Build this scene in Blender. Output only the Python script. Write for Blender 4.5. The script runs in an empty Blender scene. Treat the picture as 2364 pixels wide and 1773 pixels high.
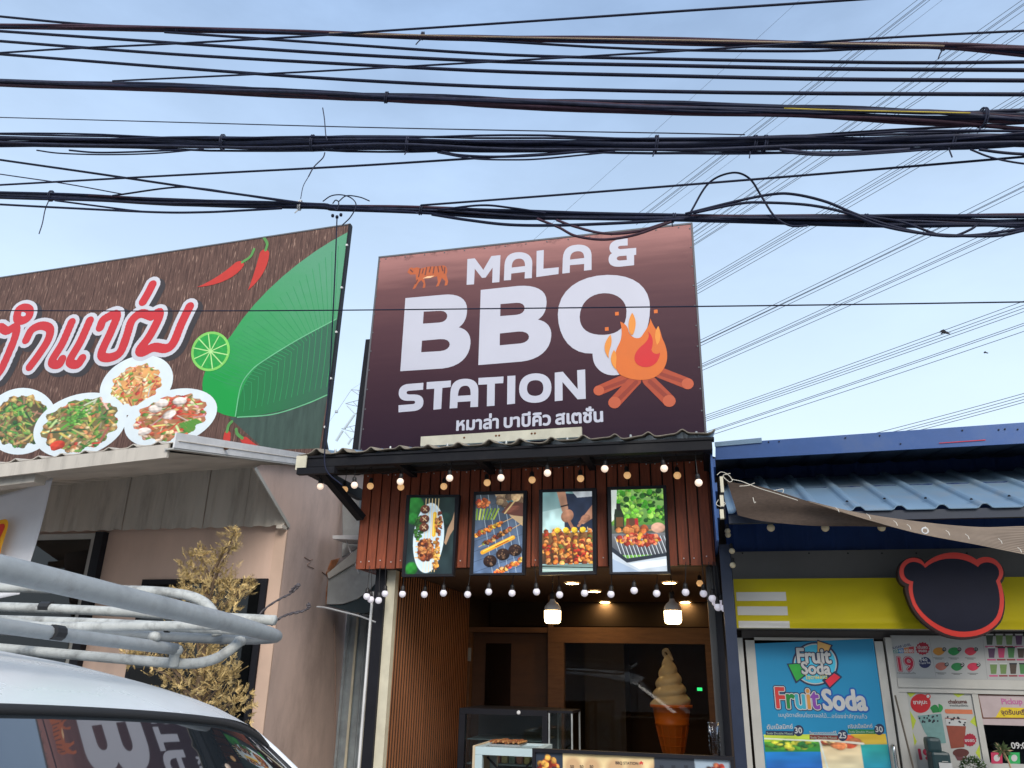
import bpy, bmesh, math, random
import numpy as np
from mathutils import Vector, Matrix
from mathutils.geometry import delaunay_2d_cdt
random.seed(7); rng = np.random.default_rng(7)
SC = bpy.context.scene
COL = SC.collection

# ------------------------------------------------------------------ camera
F_PX, CX, CY = 1780.0, 1182.0, 886.5            # focal length and centre in pixels of a 2364 x 1773 picture
PITCH, ROLL, AZ = math.radians(20.5), math.radians(1.13), math.radians(13.7)
EYE = Vector((0, 0, 1.6))
FWD = Vector((-math.sin(AZ)*math.cos(PITCH), math.cos(AZ)*math.cos(PITCH), math.sin(PITCH)))
_r0 = Vector((math.cos(AZ), math.sin(AZ), 0)); _u0 = _r0.cross(FWD)
RGT = _r0*math.cos(ROLL) + _u0*math.sin(ROLL); UPV = RGT.cross(FWD)
cam = bpy.data.cameras.new('camera'); cam_o = bpy.data.objects.new('camera', cam); COL.objects.link(cam_o)
cam.sensor_fit = 'HORIZONTAL'; cam.sensor_width = 36; cam.lens = 36*F_PX/2364
cam.clip_start = 0.05; cam.clip_end = 2000
m = Matrix((RGT, UPV, -FWD)).transposed().to_4x4(); m.translation = EYE
cam_o.matrix_world = m; SC.camera = cam_o

# ------------------------------------------------------------------ sky, sun, exposure
TO_SUN = Vector((0.34, -0.74, 0.58)).normalized()
W = bpy.data.worlds.new('World'); SC.world = W; W.use_nodes = True
wn, wl = W.node_tree.nodes, W.node_tree.links
bg = wn['Background']
sky = wn.new('ShaderNodeTexSky'); sky.sky_type = 'NISHITA'; sky.sun_disc = False
sky.sun_elevation = math.asin(TO_SUN.z); sky.sun_rotation = math.atan2(TO_SUN.x, TO_SUN.y)
sky.air_density = 1.3; sky.dust_density = 3.0; sky.ozone_density = 1.0
tc = wn.new('ShaderNodeTexCoord'); mp = wn.new('ShaderNodeMapping'); mp.inputs['Scale'].default_value = (1.2, 1.2, 3.2)
nz = wn.new('ShaderNodeTexNoise'); nz.inputs['Scale'].default_value = 2.3; nz.inputs['Detail'].default_value = 7; nz.inputs['Roughness'].default_value = 0.58
rp = wn.new('ShaderNodeValToRGB'); rp.color_ramp.elements[0].position = 0.42; rp.color_ramp.elements[1].position = 0.74
rp.color_ramp.elements[0].color = (0.30,)*3+(1,); rp.color_ramp.elements[1].color = (0.52,)*3+(1,)
mx = wn.new('ShaderNodeMixRGB'); mx.inputs[2].default_value = (4.3, 6.0, 8.8, 1)      # thin cloud veil
wl.new(tc.outputs['Generated'], mp.inputs[0]); wl.new(mp.outputs[0], nz.inputs[0]); wl.new(nz.outputs[0], rp.inputs[0])
sx = wn.new('ShaderNodeSeparateXYZ'); wl.new(tc.outputs['Generated'], sx.inputs[0])
hz = wn.new('ShaderNodeMapRange'); hz.inputs[1].default_value = 0.08; hz.inputs[2].default_value = 0.72; hz.inputs[3].default_value = 0.85; hz.inputs[4].default_value = 0.0; wl.new(sx.outputs['Z'], hz.inputs[0])   # haze towards the horizon all round
mh = wn.new('ShaderNodeMixRGB'); mh.inputs[2].default_value = (6.1, 7.2, 8.1, 1); wl.new(hz.outputs[0], mh.inputs[0])
wl.new(rp.outputs[0], mx.inputs[0]); wl.new(sky.outputs[0], mx.inputs[1]); wl.new(mx.outputs[0], mh.inputs[1]); wl.new(mh.outputs[0], bg.inputs[0])
bg.inputs[1].default_value = 0.14
sun = bpy.data.lights.new('sun', 'SUN'); sun.energy = 2.3; sun.angle = math.radians(26); sun.color = (1, 0.96, 0.9)
sun_o = bpy.data.objects.new('sun', sun); COL.objects.link(sun_o); sun_o.rotation_euler = TO_SUN.to_track_quat('Z', 'Y').to_euler()
sun_o.location = (0, -4, 12)
SC.view_settings.view_transform = 'Standard'; SC.view_settings.look = 'None'; SC.view_settings.gamma = 1
SC.view_settings.exposure = 0.25; SC.view_settings.use_curve_mapping = False
SC.cycles.use_denoising = True; SC.cycles.max_bounces = 8; SC.cycles.transparent_max_bounces = 16
SC.cycles.sample_clamp_indirect = 4.0

# ------------------------------------------------------------------ picture measurements -> places
def ray(px, py): return FWD + RGT*((px-CX)/F_PX) - UPV*((py-CY)/F_PX)
def atY(px, py, Y): d = ray(px, py); return EYE + d*(Y/d.y)
def atX(px, py, X): d = ray(px, py); return EYE + d*(X/d.x)
def atZ(px, py, Z): d = ray(px, py); return EYE + d*((Z-1.6)/d.z)
def pxm(px, py, Y): return (Y/ray(px, py).y)/F_PX           # metres per pixel there
def crop(ox, oy, s): return lambda x, y: (ox+x/s, oy+y/s)
c1 = crop(0, 500, 2.6976); c2 = crop(820, 500, 2.6976); c3 = crop(0, 1000, 2.146); c4 = crop(600, 980, 2.092)
c5 = crop(800, 1000, 2.458); c6 = crop(860, 1300, 2.633); c7 = crop(1600, 960, 2.895); c8 = crop(1650, 1260, 3.098)
w1 = crop(0, 0, 2.765); w2 = crop(780, 0, 2.765); w3 = crop(1564, 0, 2.765); w4 = crop(1564, 500, 2.765)

# ------------------------------------------------------------------ helpers: objects
ORI = {}
def lin(c): c = c/255.0; return c/12.92 if c <= 0.04045 else ((c+0.055)/1.055)**2.4
def C(r, g, b, k=1.0): return (min(lin(r)*k, 1), min(lin(g)*k, 1), min(lin(b)*k, 1))
def tag(o, label=None, cat=None, group=None, kind=None):
    if label: o['label'] = label
    if cat: o['category'] = cat
    if group: o['group'] = group
    if kind: o['kind'] = kind
    return o
def thing(name, loc, label, cat, group=None):
    o = bpy.data.objects.new(name, None); COL.objects.link(o); o.location = loc; ORI[o.name] = Vector(loc)
    o.empty_display_size = 0.1
    return tag(o, label, cat, group)
def link_mesh(name, verts, faces, mats, parent=None, origin=None, smooth=False, midx=None, colors=None):
    vs = np.array([tuple(v) for v in verts], dtype=float)
    if parent is not None and origin is None: origin = ORI[parent.name]
    if origin is None: origin = Vector(((vs[:, 0].min()+vs[:, 0].max())/2, (vs[:, 1].min()+vs[:, 1].max())/2, vs[:, 2].min()))
    origin = Vector(origin); vs = vs - np.array(origin)
    me = bpy.data.meshes.new(name); me.from_pydata(vs.tolist(), [], faces)
    for mm in (mats if isinstance(mats, (list, tuple)) else [mats]): me.materials.append(mm)
    if midx is not None: me.polygons.foreach_set('material_index', midx)
    if smooth: me.polygons.foreach_set('use_smooth', [True]*len(me.polygons))
    if colors is not None:
        a = me.color_attributes.new('Col', 'FLOAT_COLOR', 'POINT')
        cc = np.ones((len(vs), 4), dtype=np.float32); cc[:, :3] = colors; a.data.foreach_set('color', cc.ravel())
    me.update()
    o = bpy.data.objects.new(name, me); COL.objects.link(o)
    if parent is not None:
        o.parent = parent; o.location = origin - ORI[parent.name]
    else: o.location = origin
    ORI[o.name] = origin
    return o
class MB:
    def __init__(s): s.v = []; s.f = []; s.mi = []; s.cur = 0
    def add(s, vs, fs):
        n = len(s.v); s.v += [tuple(v) for v in vs]; s.f += [tuple(i+n for i in f) for f in fs]; s.mi += [s.cur]*len(fs); return s
    def box(s, x0, x1, y0, y1, z0, z1):
        x0, x1 = sorted((x0, x1)); y0, y1 = sorted((y0, y1)); z0, z1 = sorted((z0, z1))
        return s.add([(x0,y0,z0),(x1,y0,z0),(x1,y1,z0),(x0,y1,z0),(x0,y0,z1),(x1,y0,z1),(x1,y1,z1),(x0,y1,z1)],
              [(0,3,2,1),(4,5,6,7),(0,1,5,4),(1,2,6,5),(2,3,7,6),(3,0,4,7)])
    def bbox(s, x0, x1, y0, y1, z0, z1, b=0.004):
        bm = bmesh.new(); bmesh.ops.create_cube(bm, size=1)
        for v in bm.verts: v.co = Vector(((x0+x1)/2+v.co.x*(x1-x0), (y0+y1)/2+v.co.y*(y1-y0), (z0+z1)/2+v.co.z*(z1-z0)))
        bmesh.ops.bevel(bm, geom=list(bm.edges), offset=b, segments=2, affect='EDGES', profile=0.6)
        return s.addbm(bm)
    def addbm(s, bm):
        bm.verts.index_update(); vs = [v.co.copy() for v in bm.verts]; fs = [[v.index for v in f.verts] for f in bm.faces]; bm.free()
        return s.add(vs, fs)
    def bar(s, p, q, w, h, up=(0, 0, 1)):
        p, q = Vector(p), Vector(q); d = (q-p).normalized(); u = Vector(up); r = d.cross(u).normalized(); u = r.cross(d)
        vs = [e + r*(a*w/2) + u*(b*h/2) for e in (p, q) for a, b in ((-1,-1),(1,-1),(1,1),(-1,1))]
        return s.add(vs, [(0,1,2,3),(7,6,5,4),(0,4,5,1),(1,5,6,2),(2,6,7,3),(3,7,4,0)])
    def tube(s, pts, r, n=8, caps=True):
        pts = [Vector(p) for p in pts]; rs = r if isinstance(r, (list, tuple)) else [r]*len(pts)
        vs = []; fs = []; prev = None
        for i, p in enumerate(pts):
            d = (pts[min(i+1, len(pts)-1)] - pts[max(i-1, 0)])
            d = d.normalized() if d.length > 1e-9 else Vector((0, 0, 1))
            if prev is None:
                a = Vector((0, 0, 1)) if abs(d.z) < 0.9 else Vector((1, 0, 0)); u = d.cross(a).normalized()
            else: u = (prev - d*prev.dot(d)).normalized()
            prev = u; w = d.cross(u)
            vs += [p + (u*math.cos(2*math.pi*k/n) + w*math.sin(2*math.pi*k/n))*rs[i] for k in range(n)]
        for i in range(len(pts)-1):
            for k in range(n):
                a = i*n+k; b = i*n+(k+1) % n; fs.append((a, b, b+n, a+n))
        if caps: fs.append(tuple(range(n))[::-1]); fs.append(tuple(range((len(pts)-1)*n, len(pts)*n)))
        return s.add(vs, fs)
    def lathe(s, prof, c, n=20, axis='z', sweep=1.0):
        c = Vector(c); vs = []; fs = []
        for r, h in prof:
            for k in range(n):
                a = 2*math.pi*k/n*sweep
                vs.append(c + (Vector((r*math.cos(a), r*math.sin(a), h)) if axis == 'z' else Vector((r*math.cos(a), h, r*math.sin(a)))))
        for i in range(len(prof)-1):
            for k in range(n):
                a = i*n+k; b = i*n+(k+1) % n; fs.append((a, b, b+n, a+n))
        return s.add(vs, fs)
    def sheet(s, nu, nv, fn, thick=0):
        vs = [fn(i/(nu-1), j/(nv-1)) for j in range(nv) for i in range(nu)]
        fs = [(j*nu+i, j*nu+i+1, (j+1)*nu+i+1, (j+1)*nu+i) for j in range(nv-1) for i in range(nu-1)]
        return s.add(vs, fs)
    def prism(s, poly, d):
        poly = [Vector(p) for p in poly]; d = Vector(d); n = len(poly)
        return s.add(poly + [p+d for p in poly], [tuple(range(n))[::-1], tuple(range(n, 2*n))] + [(i, (i+1) % n, n+(i+1) % n, n+i) for i in range(n)])
    def build(s, name, mat, parent=None, origin=None, smooth=False):
        return link_mesh(name, s.v, s.f, mat, parent, origin, smooth, s.mi if isinstance(mat, (list, tuple)) else None)
def box(name, mat, parent, *a): return MB().box(*a).build(name, mat, parent)
def bbox(name, mat, parent, *a, b=0.004): return MB().bbox(*a, b=b).build(name, mat, parent)
def auto_smooth(o, deg=40):
    me = o.data; me.polygons.foreach_set('use_smooth', [True]*len(me.polygons))
    bm = bmesh.new(); bm.from_mesh(me)
    for e in bm.edges:
        if len(e.link_faces) == 2 and e.calc_face_angle(0) > math.radians(deg): e.smooth = False
    bm.to_mesh(me); bm.free(); return o
def solid(o, t, off=-1):
    md = o.modifiers.new('thickness', 'SOLIDIFY'); md.thickness = t; md.offset = off; return o
def spline(pts, n=8):
    pts = [Vector(p) for p in pts]; out = []
    P = [pts[0]*2-pts[1]] + pts + [pts[-1]*2-pts[-2]]
    for i in range(1, len(P)-2):
        a, b, c, d = P[i-1:i+3]
        for k in range(n):
            t = k/n
            out.append(0.5*((2*b) + (c-a)*t + (2*a-5*b+4*c-d)*t*t + (3*b-a-3*c+d)*t**3))
    out.append(pts[-1]); return out

# ------------------------------------------------------------------ helpers: materials
MC = {}
def mat(name, col, rough=0.6, var=0.14, scale=5, bump=0.0, bscale=60, metal=0.0, stretch=(1, 1, 1), spec=0.4, dirt=None, dirt_amt=0.35, dscale=2.0, emit=0, emit_col=None):
    if name in MC: return MC[name]
    M = bpy.data.materials.new(name); M.use_nodes = True; n, l = M.node_tree.nodes, M.node_tree.links; b = n['Principled BSDF']
    t = n.new('ShaderNodeTexCoord'); mp = n.new('ShaderNodeMapping'); mp.inputs['Scale'].default_value = stretch; l.new(t.outputs['Object'], mp.inputs[0])
    z = n.new('ShaderNodeTexNoise'); z.inputs['Scale'].default_value = scale; z.inputs['Detail'].default_value = 6; z.inputs['Roughness'].default_value = 0.6; l.new(mp.outputs[0], z.inputs[0])
    r = n.new('ShaderNodeValToRGB'); r.color_ramp.elements[0].position = 0.3; r.color_ramp.elements[1].position = 0.7
    r.color_ramp.elements[0].color = tuple(c*(1-var) for c in col)+(1,); r.color_ramp.elements[1].color = tuple(min(c*(1+var), 1) for c in col)+(1,)
    l.new(z.outputs[0], r.inputs[0]); out = r.outputs[0]
    if dirt:
        z2 = n.new('ShaderNodeTexNoise'); z2.inputs['Scale'].default_value = dscale; z2.inputs['Detail'].default_value = 9; z2.inputs['Roughness'].default_value = 0.7; l.new(mp.outputs[0], z2.inputs[0])
        r2 = n.new('ShaderNodeValToRGB'); r2.color_ramp.elements[0].position = 0.5; r2.color_ramp.elements[1].position = 0.72
        r2.color_ramp.elements[0].color = (0, 0, 0, 1); r2.color_ramp.elements[1].color = (dirt_amt,)*3+(1,); l.new(z2.outputs[0], r2.inputs[0])
        mx = n.new('ShaderNodeMixRGB'); l.new(r2.outputs[0], mx.inputs[0]); l.new(out, mx.inputs[1]); mx.inputs[2].default_value = tuple(dirt)+(1,); out = mx.outputs[0]
    l.new(out, b.inputs['Base Color'])
    rr = n.new('ShaderNodeMapRange'); rr.inputs[3].default_value = max(rough-0.12, 0.02); rr.inputs[4].default_value = min(rough+0.12, 1); l.new(z.outputs[0], rr.inputs[0]); l.new(rr.outputs[0], b.inputs['Roughness'])
    b.inputs['Metallic'].default_value = metal; b.inputs['Specular IOR Level'].default_value = spec
    if bump:
        z3 = n.new('ShaderNodeTexNoise'); z3.inputs['Scale'].default_value = bscale; z3.inputs['Detail'].default_value = 5; l.new(mp.outputs[0], z3.inputs[0])
        bp = n.new('ShaderNodeBump'); bp.inputs['Strength'].default_value = bump; bp.inputs['Distance'].default_value = 0.01; l.new(z3.outputs[0], bp.inputs['Height']); l.new(bp.outputs[0], b.inputs['Normal'])
    if emit:
        b.inputs['Emission Color'].default_value = tuple(emit_col or col)+(1,); b.inputs['Emission Strength'].default_value = emit
    MC[name] = M; return M
def vcol(name, rough=0.5, emit=0.0, spec=0.4):
    if name in MC: return MC[name]
    M = bpy.data.materials.new(name); M.use_nodes = True; n, l = M.node_tree.nodes, M.node_tree.links; b = n['Principled BSDF']
    a = n.new('ShaderNodeVertexColor'); a.layer_name = 'Col'; l.new(a.outputs[0], b.inputs['Base Color']); b.inputs['Roughness'].default_value = rough; b.inputs['Specular IOR Level'].default_value = spec
    if emit: l.new(a.outputs[0], b.inputs['Emission Color']); b.inputs['Emission Strength'].default_value = emit
    MC[name] = M; return M
def glass(name, tint=(0.9, 0.93, 0.93), ior=1.5, rough=0.0):
    if name in MC: return MC[name]
    M = bpy.data.materials.new(name); M.use_nodes = True; n, l = M.node_tree.nodes, M.node_tree.links; n.clear()
    o = n.new('ShaderNodeOutputMaterial'); mx = n.new('ShaderNodeMixShader'); fr = n.new('ShaderNodeFresnel'); fr.inputs[0].default_value = ior
    tr = n.new('ShaderNodeBsdfTransparent'); tr.inputs[0].default_value = tint+(1,); g = n.new('ShaderNodeBsdfGlossy'); g.inputs['Roughness'].default_value = rough
    l.new(fr.outputs[0], mx.inputs[0]); l.new(tr.outputs[0], mx.inputs[1]); l.new(g.outputs[0], mx.inputs[2]); l.new(mx.outputs[0], o.inputs[0])
    MC[name] = M; return M

# ------------------------------------------------------------------ helpers: flat prints (lettering, pictures) on upright boards
def path(s, f=lambda x, y: (x, y), n=8):
    """contours from a small drawing language: M x,y L x,y C x,y x,y x,y Z"""
    cs = []; cur = []; tok = s.replace(',', ' ').split(); i = 0; op = None
    while i < len(tok):
        if tok[i] in 'MLCZ':
            op = tok[i]; i += 1
            if op == 'Z': cs.append(cur); cur = []
            continue
        if op in 'ML':
            if op == 'M' and cur: cs.append(cur); cur = []
            cur.append((float(tok[i]), float(tok[i+1]))); i += 2
            if op == 'M': op = 'L'
        else:
            p0 = cur[-1]; q = [float(t) for t in tok[i:i+6]]; i += 6
            for k in range(1, n+1):
                t = k/n; u = 1-t
                cur.append(tuple(u**3*p0[a] + 3*u*u*t*q[a] + 3*u*t*t*q[2+a] + t**3*q[4+a] for a in (0, 1)))
    if cur: cs.append(cur)
    return [[f(*p) for p in c] for c in cs if len(c) > 2]
def segdist(p, a, b, w):
    d = b-a; L = (d**2).sum(1)+1e-18; o = np.argsort(p[:, 0]); ps = p[o]; xs = ps[:, 0]
    res = np.full(len(p), 1e9); lo = np.searchsorted(xs, np.minimum(a[:, 0], b[:, 0])-w); hi = np.searchsorted(xs, np.maximum(a[:, 0], b[:, 0])+w)
    for k in range(len(a)):
        if hi[k] <= lo[k]: continue
        q = ps[lo[k]:hi[k]]-a[k]; t = np.clip((q@d[k])/L[k], 0, 1); e = q-t[:, None]*d[k]
        res[lo[k]:hi[k]] = np.minimum(res[lo[k]:hi[k]], np.sqrt((e*e).sum(1)))
    out = np.empty(len(p)); out[o] = res
    return out
def fill(contours, grow=0.0, strokes=None, width=0.0):
    """robust non-zero fill of contours, optionally grown, or of round-ended strokes -> 2D verts, tris"""
    V = []; E = []
    def addc(c):
        n = len(V); V.extend(Vector(p) for p in c); E.extend((n+i, n+(i+1) % len(c)) for i in range(len(c)))
    segs = []
    for c in contours:
        addc(c)
        if grow: segs += [(c[i], c[(i+1) % len(c)]) for i in range(len(c))]
    w = grow
    if strokes:
        w = width/2
        for s in strokes: segs += [(s[i], s[i+1]) for i in range(len(s)-1)]
    nd = 14 if strokes else 6
    if w:
        for a, b in segs:
            a, b = np.array(a, float), np.array(b, float); L = np.hypot(*(b-a))
            if L < 1e-9: continue
            nrm = np.array([-(b-a)[1], (b-a)[0]])/L*w
            addc([a+nrm, a-nrm, b-nrm, b+nrm])
            for q in (a, b): addc([q + w*np.array([math.cos(k*2*math.pi/nd+.3), math.sin(k*2*math.pi/nd+.3)]) for k in range(nd)])
    V2, _, T, *_ = delaunay_2d_cdt([Vector((float(v[0]), float(v[1]))) for v in V], E, [], 0, 1e-6)
    V2 = np.array([tuple(v) for v in V2]); T = np.array([t for t in T if len(t) == 3])
    cen = V2[T].mean(1); wind = np.zeros(len(cen))
    for c in contours:
        c = np.array(c, float); d = np.roll(c, -1, 0)
        for (x0, y0), (x1, y1) in zip(c, d):
            up = (y0 <= cen[:, 1]) & (y1 > cen[:, 1]); dn = (y1 <= cen[:, 1]) & (y0 > cen[:, 1])
            side = (x1-x0)*(cen[:, 1]-y0) - (cen[:, 0]-x0)*(y1-y0)
            wind += (up & (side > 0)); wind -= (dn & (side < 0))
    inside = (wind != 0)
    if w: inside |= segdist(cen, np.array([s[0] for s in segs], float), np.array([s[1] for s in segs], float), w) < w*0.97
    return V2, T[inside]
def evenodd(contours):
    """orient holes against their outlines so that a non-zero fill leaves them open"""
    out = []
    for i, c in enumerate(contours):
        a = np.array(c, float); area = 0.5*np.sum(a[:, 0]*np.roll(a[:, 1], -1) - np.roll(a[:, 0], -1)*a[:, 1])
        depth = 0; x, y = a[0]
        for j, k in enumerate(contours):
            if i == j: continue
            b = np.array(k, float); nb = np.roll(b, -1, 0)
            cr = ((b[:, 1] > y) != (nb[:, 1] > y)) & (x < (nb[:, 0]-b[:, 0])*(y-b[:, 1])/(nb[:, 1]-b[:, 1]+1e-15)+b[:, 0])
            depth += int(cr.sum()) % 2
        want = 1 if depth % 2 == 0 else -1
        out.append(list(c) if area*want > 0 else list(c)[::-1])
    return out
LAY = 0.0007
def flat(name, V2, T, Y, layer, mats, parent):
    return link_mesh(name, [(x, Y-LAY*layer, z) for x, z in V2], [tuple(int(i) for i in t) for t in T], mats, parent)
def onY(cr, Y):
    def f(x, y): p = atY(*cr(x, y), Y); return (p.x, p.z)
    return f
def print_path(name, s, cr, Y, layer, mats, parent, grow=0):
    return flat(name, *fill(evenodd(path(s, onY(cr, Y))), grow), Y, layer, mats, parent)
def print_stroke(name, lines, w, cr, Y, layer, mats, parent, n=6, off=(0, 0)):
    f = onY(cr, Y); ls = []
    for L in lines:
        L = [Vector((x+off[0], y+off[1])) for x, y in L]
        ls.append([f(*p) for p in (spline(L, n) if len(L) > 2 else L)])
    a = np.array(f(0, 0)); b = np.array(f(100, 0)); k = np.hypot(*(b-a))/100
    return flat(name, *fill([], 0, ls, w*k), Y, layer, mats, parent)
GL = {}
def glyphs(s):
    if s in GL: return GL[s]
    cu = bpy.data.curves.new('lettering', 'FONT'); cu.body = s; o = bpy.data.objects.new('lettering', cu); COL.objects.link(o)
    dg = bpy.context.evaluated_depsgraph_get(); cc = o.to_curve(dg); out = []
    for sp in cc.splines:
        bp = sp.bezier_points; pts = []
        for i in range(len(bp)):
            a, b = bp[i], bp[(i+1) % len(bp)]
            for k in range(3):
                t = k/3; u = 1-t
                q = u**3*a.co + 3*u*u*t*a.handle_right + 3*u*t*t*b.handle_left + t**3*b.co
                pts.append((q.x, q.y))
        cl = [pts[0]]
        for q in pts[1:]:
            if math.hypot(q[0]-cl[-1][0], q[1]-cl[-1][1]) > 1e-4: cl.append(q)
        if len(cl) > 2: out.append(cl)
    o.to_curve_clear(); COL.objects.unlink(o); bpy.data.objects.remove(o); bpy.data.curves.remove(cu)
    GL[s] = out; return out
def text2d(s, p0, p1, f, bold=0.0, shear=0.0, hs=1.0):
    """letters of s with the baseline running from pixel p0 to p1; f maps pixel to board"""
    g = glyphs(s); x0 = min(p[0] for c in g for p in c); x1 = max(p[0] for c in g for p in c)
    a, b = np.array(f(*p0)), np.array(f(*p1)); e = (b-a)/(x1-x0); k = np.hypot(*e); up = np.array([-e[1], e[0]])*hs
    cs = [[tuple(a + e*(x-x0+shear*y) + up*y) for x, y in c] for c in g]
    return cs, k
def print_text(name, s, p0, p1, cr, Y, layer, mats, parent, bold=0.0, shear=0.0, hs=1.0):
    cs, k = text2d(s, p0, p1, onY(cr, Y), bold, shear, hs)
    return flat(name, *fill(cs, bold*k), Y, layer, mats, parent)
class Pic:
    """a small picture drawn with numbers: smooth blobs, strokes and polygons on a colour grid"""
    def __init__(s, w, h, bg):
        s.w, s.h = w, h; s.a = np.ones((h, w, 3))*np.array([lin(c) for c in bg]); s.X, s.Y = np.meshgrid(np.arange(w)+.5, np.arange(h)+.5)
    def put(s, m, col, alpha=1.0):
        c = np.array([lin(v) for v in col]); s.a = s.a*(1-(m*alpha)[..., None]) + c*(m*alpha)[..., None]
    def ell(s, cx, cy, rx, ry, col, rot=0, soft=0.8, alpha=1.0, shade=0.0):
        c, n = math.cos(rot), math.sin(rot); dx, dy = s.X-cx*s.w, s.Y-cy*s.h; rx, ry = rx*s.w, ry*s.w
        u, v = (dx*c+dy*n)/rx, (-dx*n+dy*c)/ry; d = np.hypot(u, v); m = np.clip((1-d)*min(rx, ry)/soft+.5, 0, 1)
        if shade > .45: s.put(np.clip(1.5-np.hypot(u-.12, v-.25)*1.15, 0, 1), (34, 18, 12), .45)
        if shade:
            k = np.clip(1 - shade*(u*.4+v*.8+d*d*.5) + .35*shade*np.sin(u*5.3+cx*90)*np.sin(v*6.1+cy*70), 0.2, 1.8); cc = np.array([lin(q) for q in col])*k[..., None]
            s.a = s.a*(1-(m*alpha)[..., None]) + cc*(m*alpha)[..., None]
        else: s.put(m, col, alpha)
    def line(s, x0, y0, x1, y1, w, col, alpha=1.0, soft=0.8):
        p = np.array([x0*s.w, y0*s.h]); q = np.array([x1*s.w, y1*s.h]); d = q-p; L = d@d+1e-9
        t = np.clip(((s.X-p[0])*d[0]+(s.Y-p[1])*d[1])/L, 0, 1); r = np.hypot(s.X-p[0]-t*d[0], s.Y-p[1]-t*d[1])
        s.put(np.clip((w*s.w/2-r)/soft+.5, 0, 1), col, alpha)
    def poly(s, pts, col, alpha=1.0):
        ins = np.zeros((s.h, s.w)); 
        for oy in (-.25, .25):
            for ox in (-.25, .25):
                m = np.zeros((s.h, s.w), bool); n = len(pts)
                for i in range(n):
                    x0, y0 = pts[i][0]*s.w, pts[i][1]*s.h; x1, y1 = pts[(i+1) % n][0]*s.w, pts[(i+1) % n][1]*s.h
                    yy, xx = s.Y+oy, s.X+ox
                    m ^= ((y0 > yy) != (y1 > yy)) & (xx < (x1-x0)*(yy-y0)/(y1-y0+1e-12)+x0)
                ins += m*.25
        s.put(ins, col, alpha)
    def grad(s, c0, c1, y0=0, y1=1, x0=0, x1=1):
        t = np.clip((s.Y/s.h-y0)/(y1-y0), 0, 1); m = ((s.Y/s.h >= y0) & (s.Y/s.h <= y1) & (s.X/s.w >= x0) & (s.X/s.w <= x1)).astype(float)
        col = np.array([lin(v) for v in c0])*(1-t)[..., None] + np.array([lin(v) for v in c1])*t[..., None]; s.a = s.a*(1-m[..., None])+col*m[..., None]
    def noise(s, amt, cells=10):
        n = rng.random((cells+2, cells+2)); u = s.X/s.w*cells; v = s.Y/s.h*cells; i = u.astype(int); j = v.astype(int); fu, fv = u-i, v-j
        fu, fv = fu*fu*(3-2*fu), fv*fv*(3-2*fv)
        q = n[j, i]*(1-fu)*(1-fv)+n[j, i+1]*fu*(1-fv)+n[j+1, i]*(1-fu)*fv+n[j+1, i+1]*fu*fv
        s.a = np.clip(s.a*(1+amt*(q-.5)*2)[..., None], 0, 1)
    def scatter(s, n, cols, cx, cy, rx, ry, size, asp=1.0, rot=None, shade=.5, ring=True):
        if n > 20: n, size = int(n*1.7), size*.78
        for _ in range(n):
            if ring: r, a = math.sqrt(random.random()), random.random()*6.283; x, y = cx+rx*r*math.cos(a), cy+ry*r*math.sin(a)
            else: x, y = cx+rx*(random.random()*2-1), cy+ry*(random.random()*2-1)
            z = size*random.uniform(.6, 1.3); c = random.choice(cols); k = random.uniform(.8, 1.15)
            s.ell(x, y, z, z*asp*random.uniform(.7, 1.2), tuple(min(255, v*k) for v in c), random.random()*3.14 if rot is None else rot+random.uniform(-.3, .3), shade=shade)
    def board(s, name, quad, Y, layer, mats, parent, mask=None):
        """lay the picture on an upright board; quad = TL, TR, BR, BL in (x, z)"""
        tl, tr, br, bl = [np.array(q, float) for q in quad]; u = (np.arange(s.w)/(s.w-1))[None, :, None]; v = (np.arange(s.h)/(s.h-1))[:, None, None]
        p = tl*(1-u)*(1-v)+tr*u*(1-v)+br*u*v+bl*(1-u)*v; idx = np.arange(s.w*s.h).reshape(s.h, s.w)
        f = np.stack([idx[:-1, :-1], idx[1:, :-1], idx[1:, 1:], idx[:-1, 1:]], -1).reshape(-1, 4)
        if mask is not None:
            k = mask(s.X/s.w, s.Y/s.h); k = (k[:-1, :-1] & k[1:, 1:]).ravel(); f = f[k]
        pts = np.stack([p[..., 0], np.full(p.shape[:2], Y-LAY*layer), p[..., 1]], -1).reshape(-1, 3)
        return link_mesh(name, pts, f.tolist(), mats, parent, colors=s.a.reshape(-1, 3))

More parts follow.
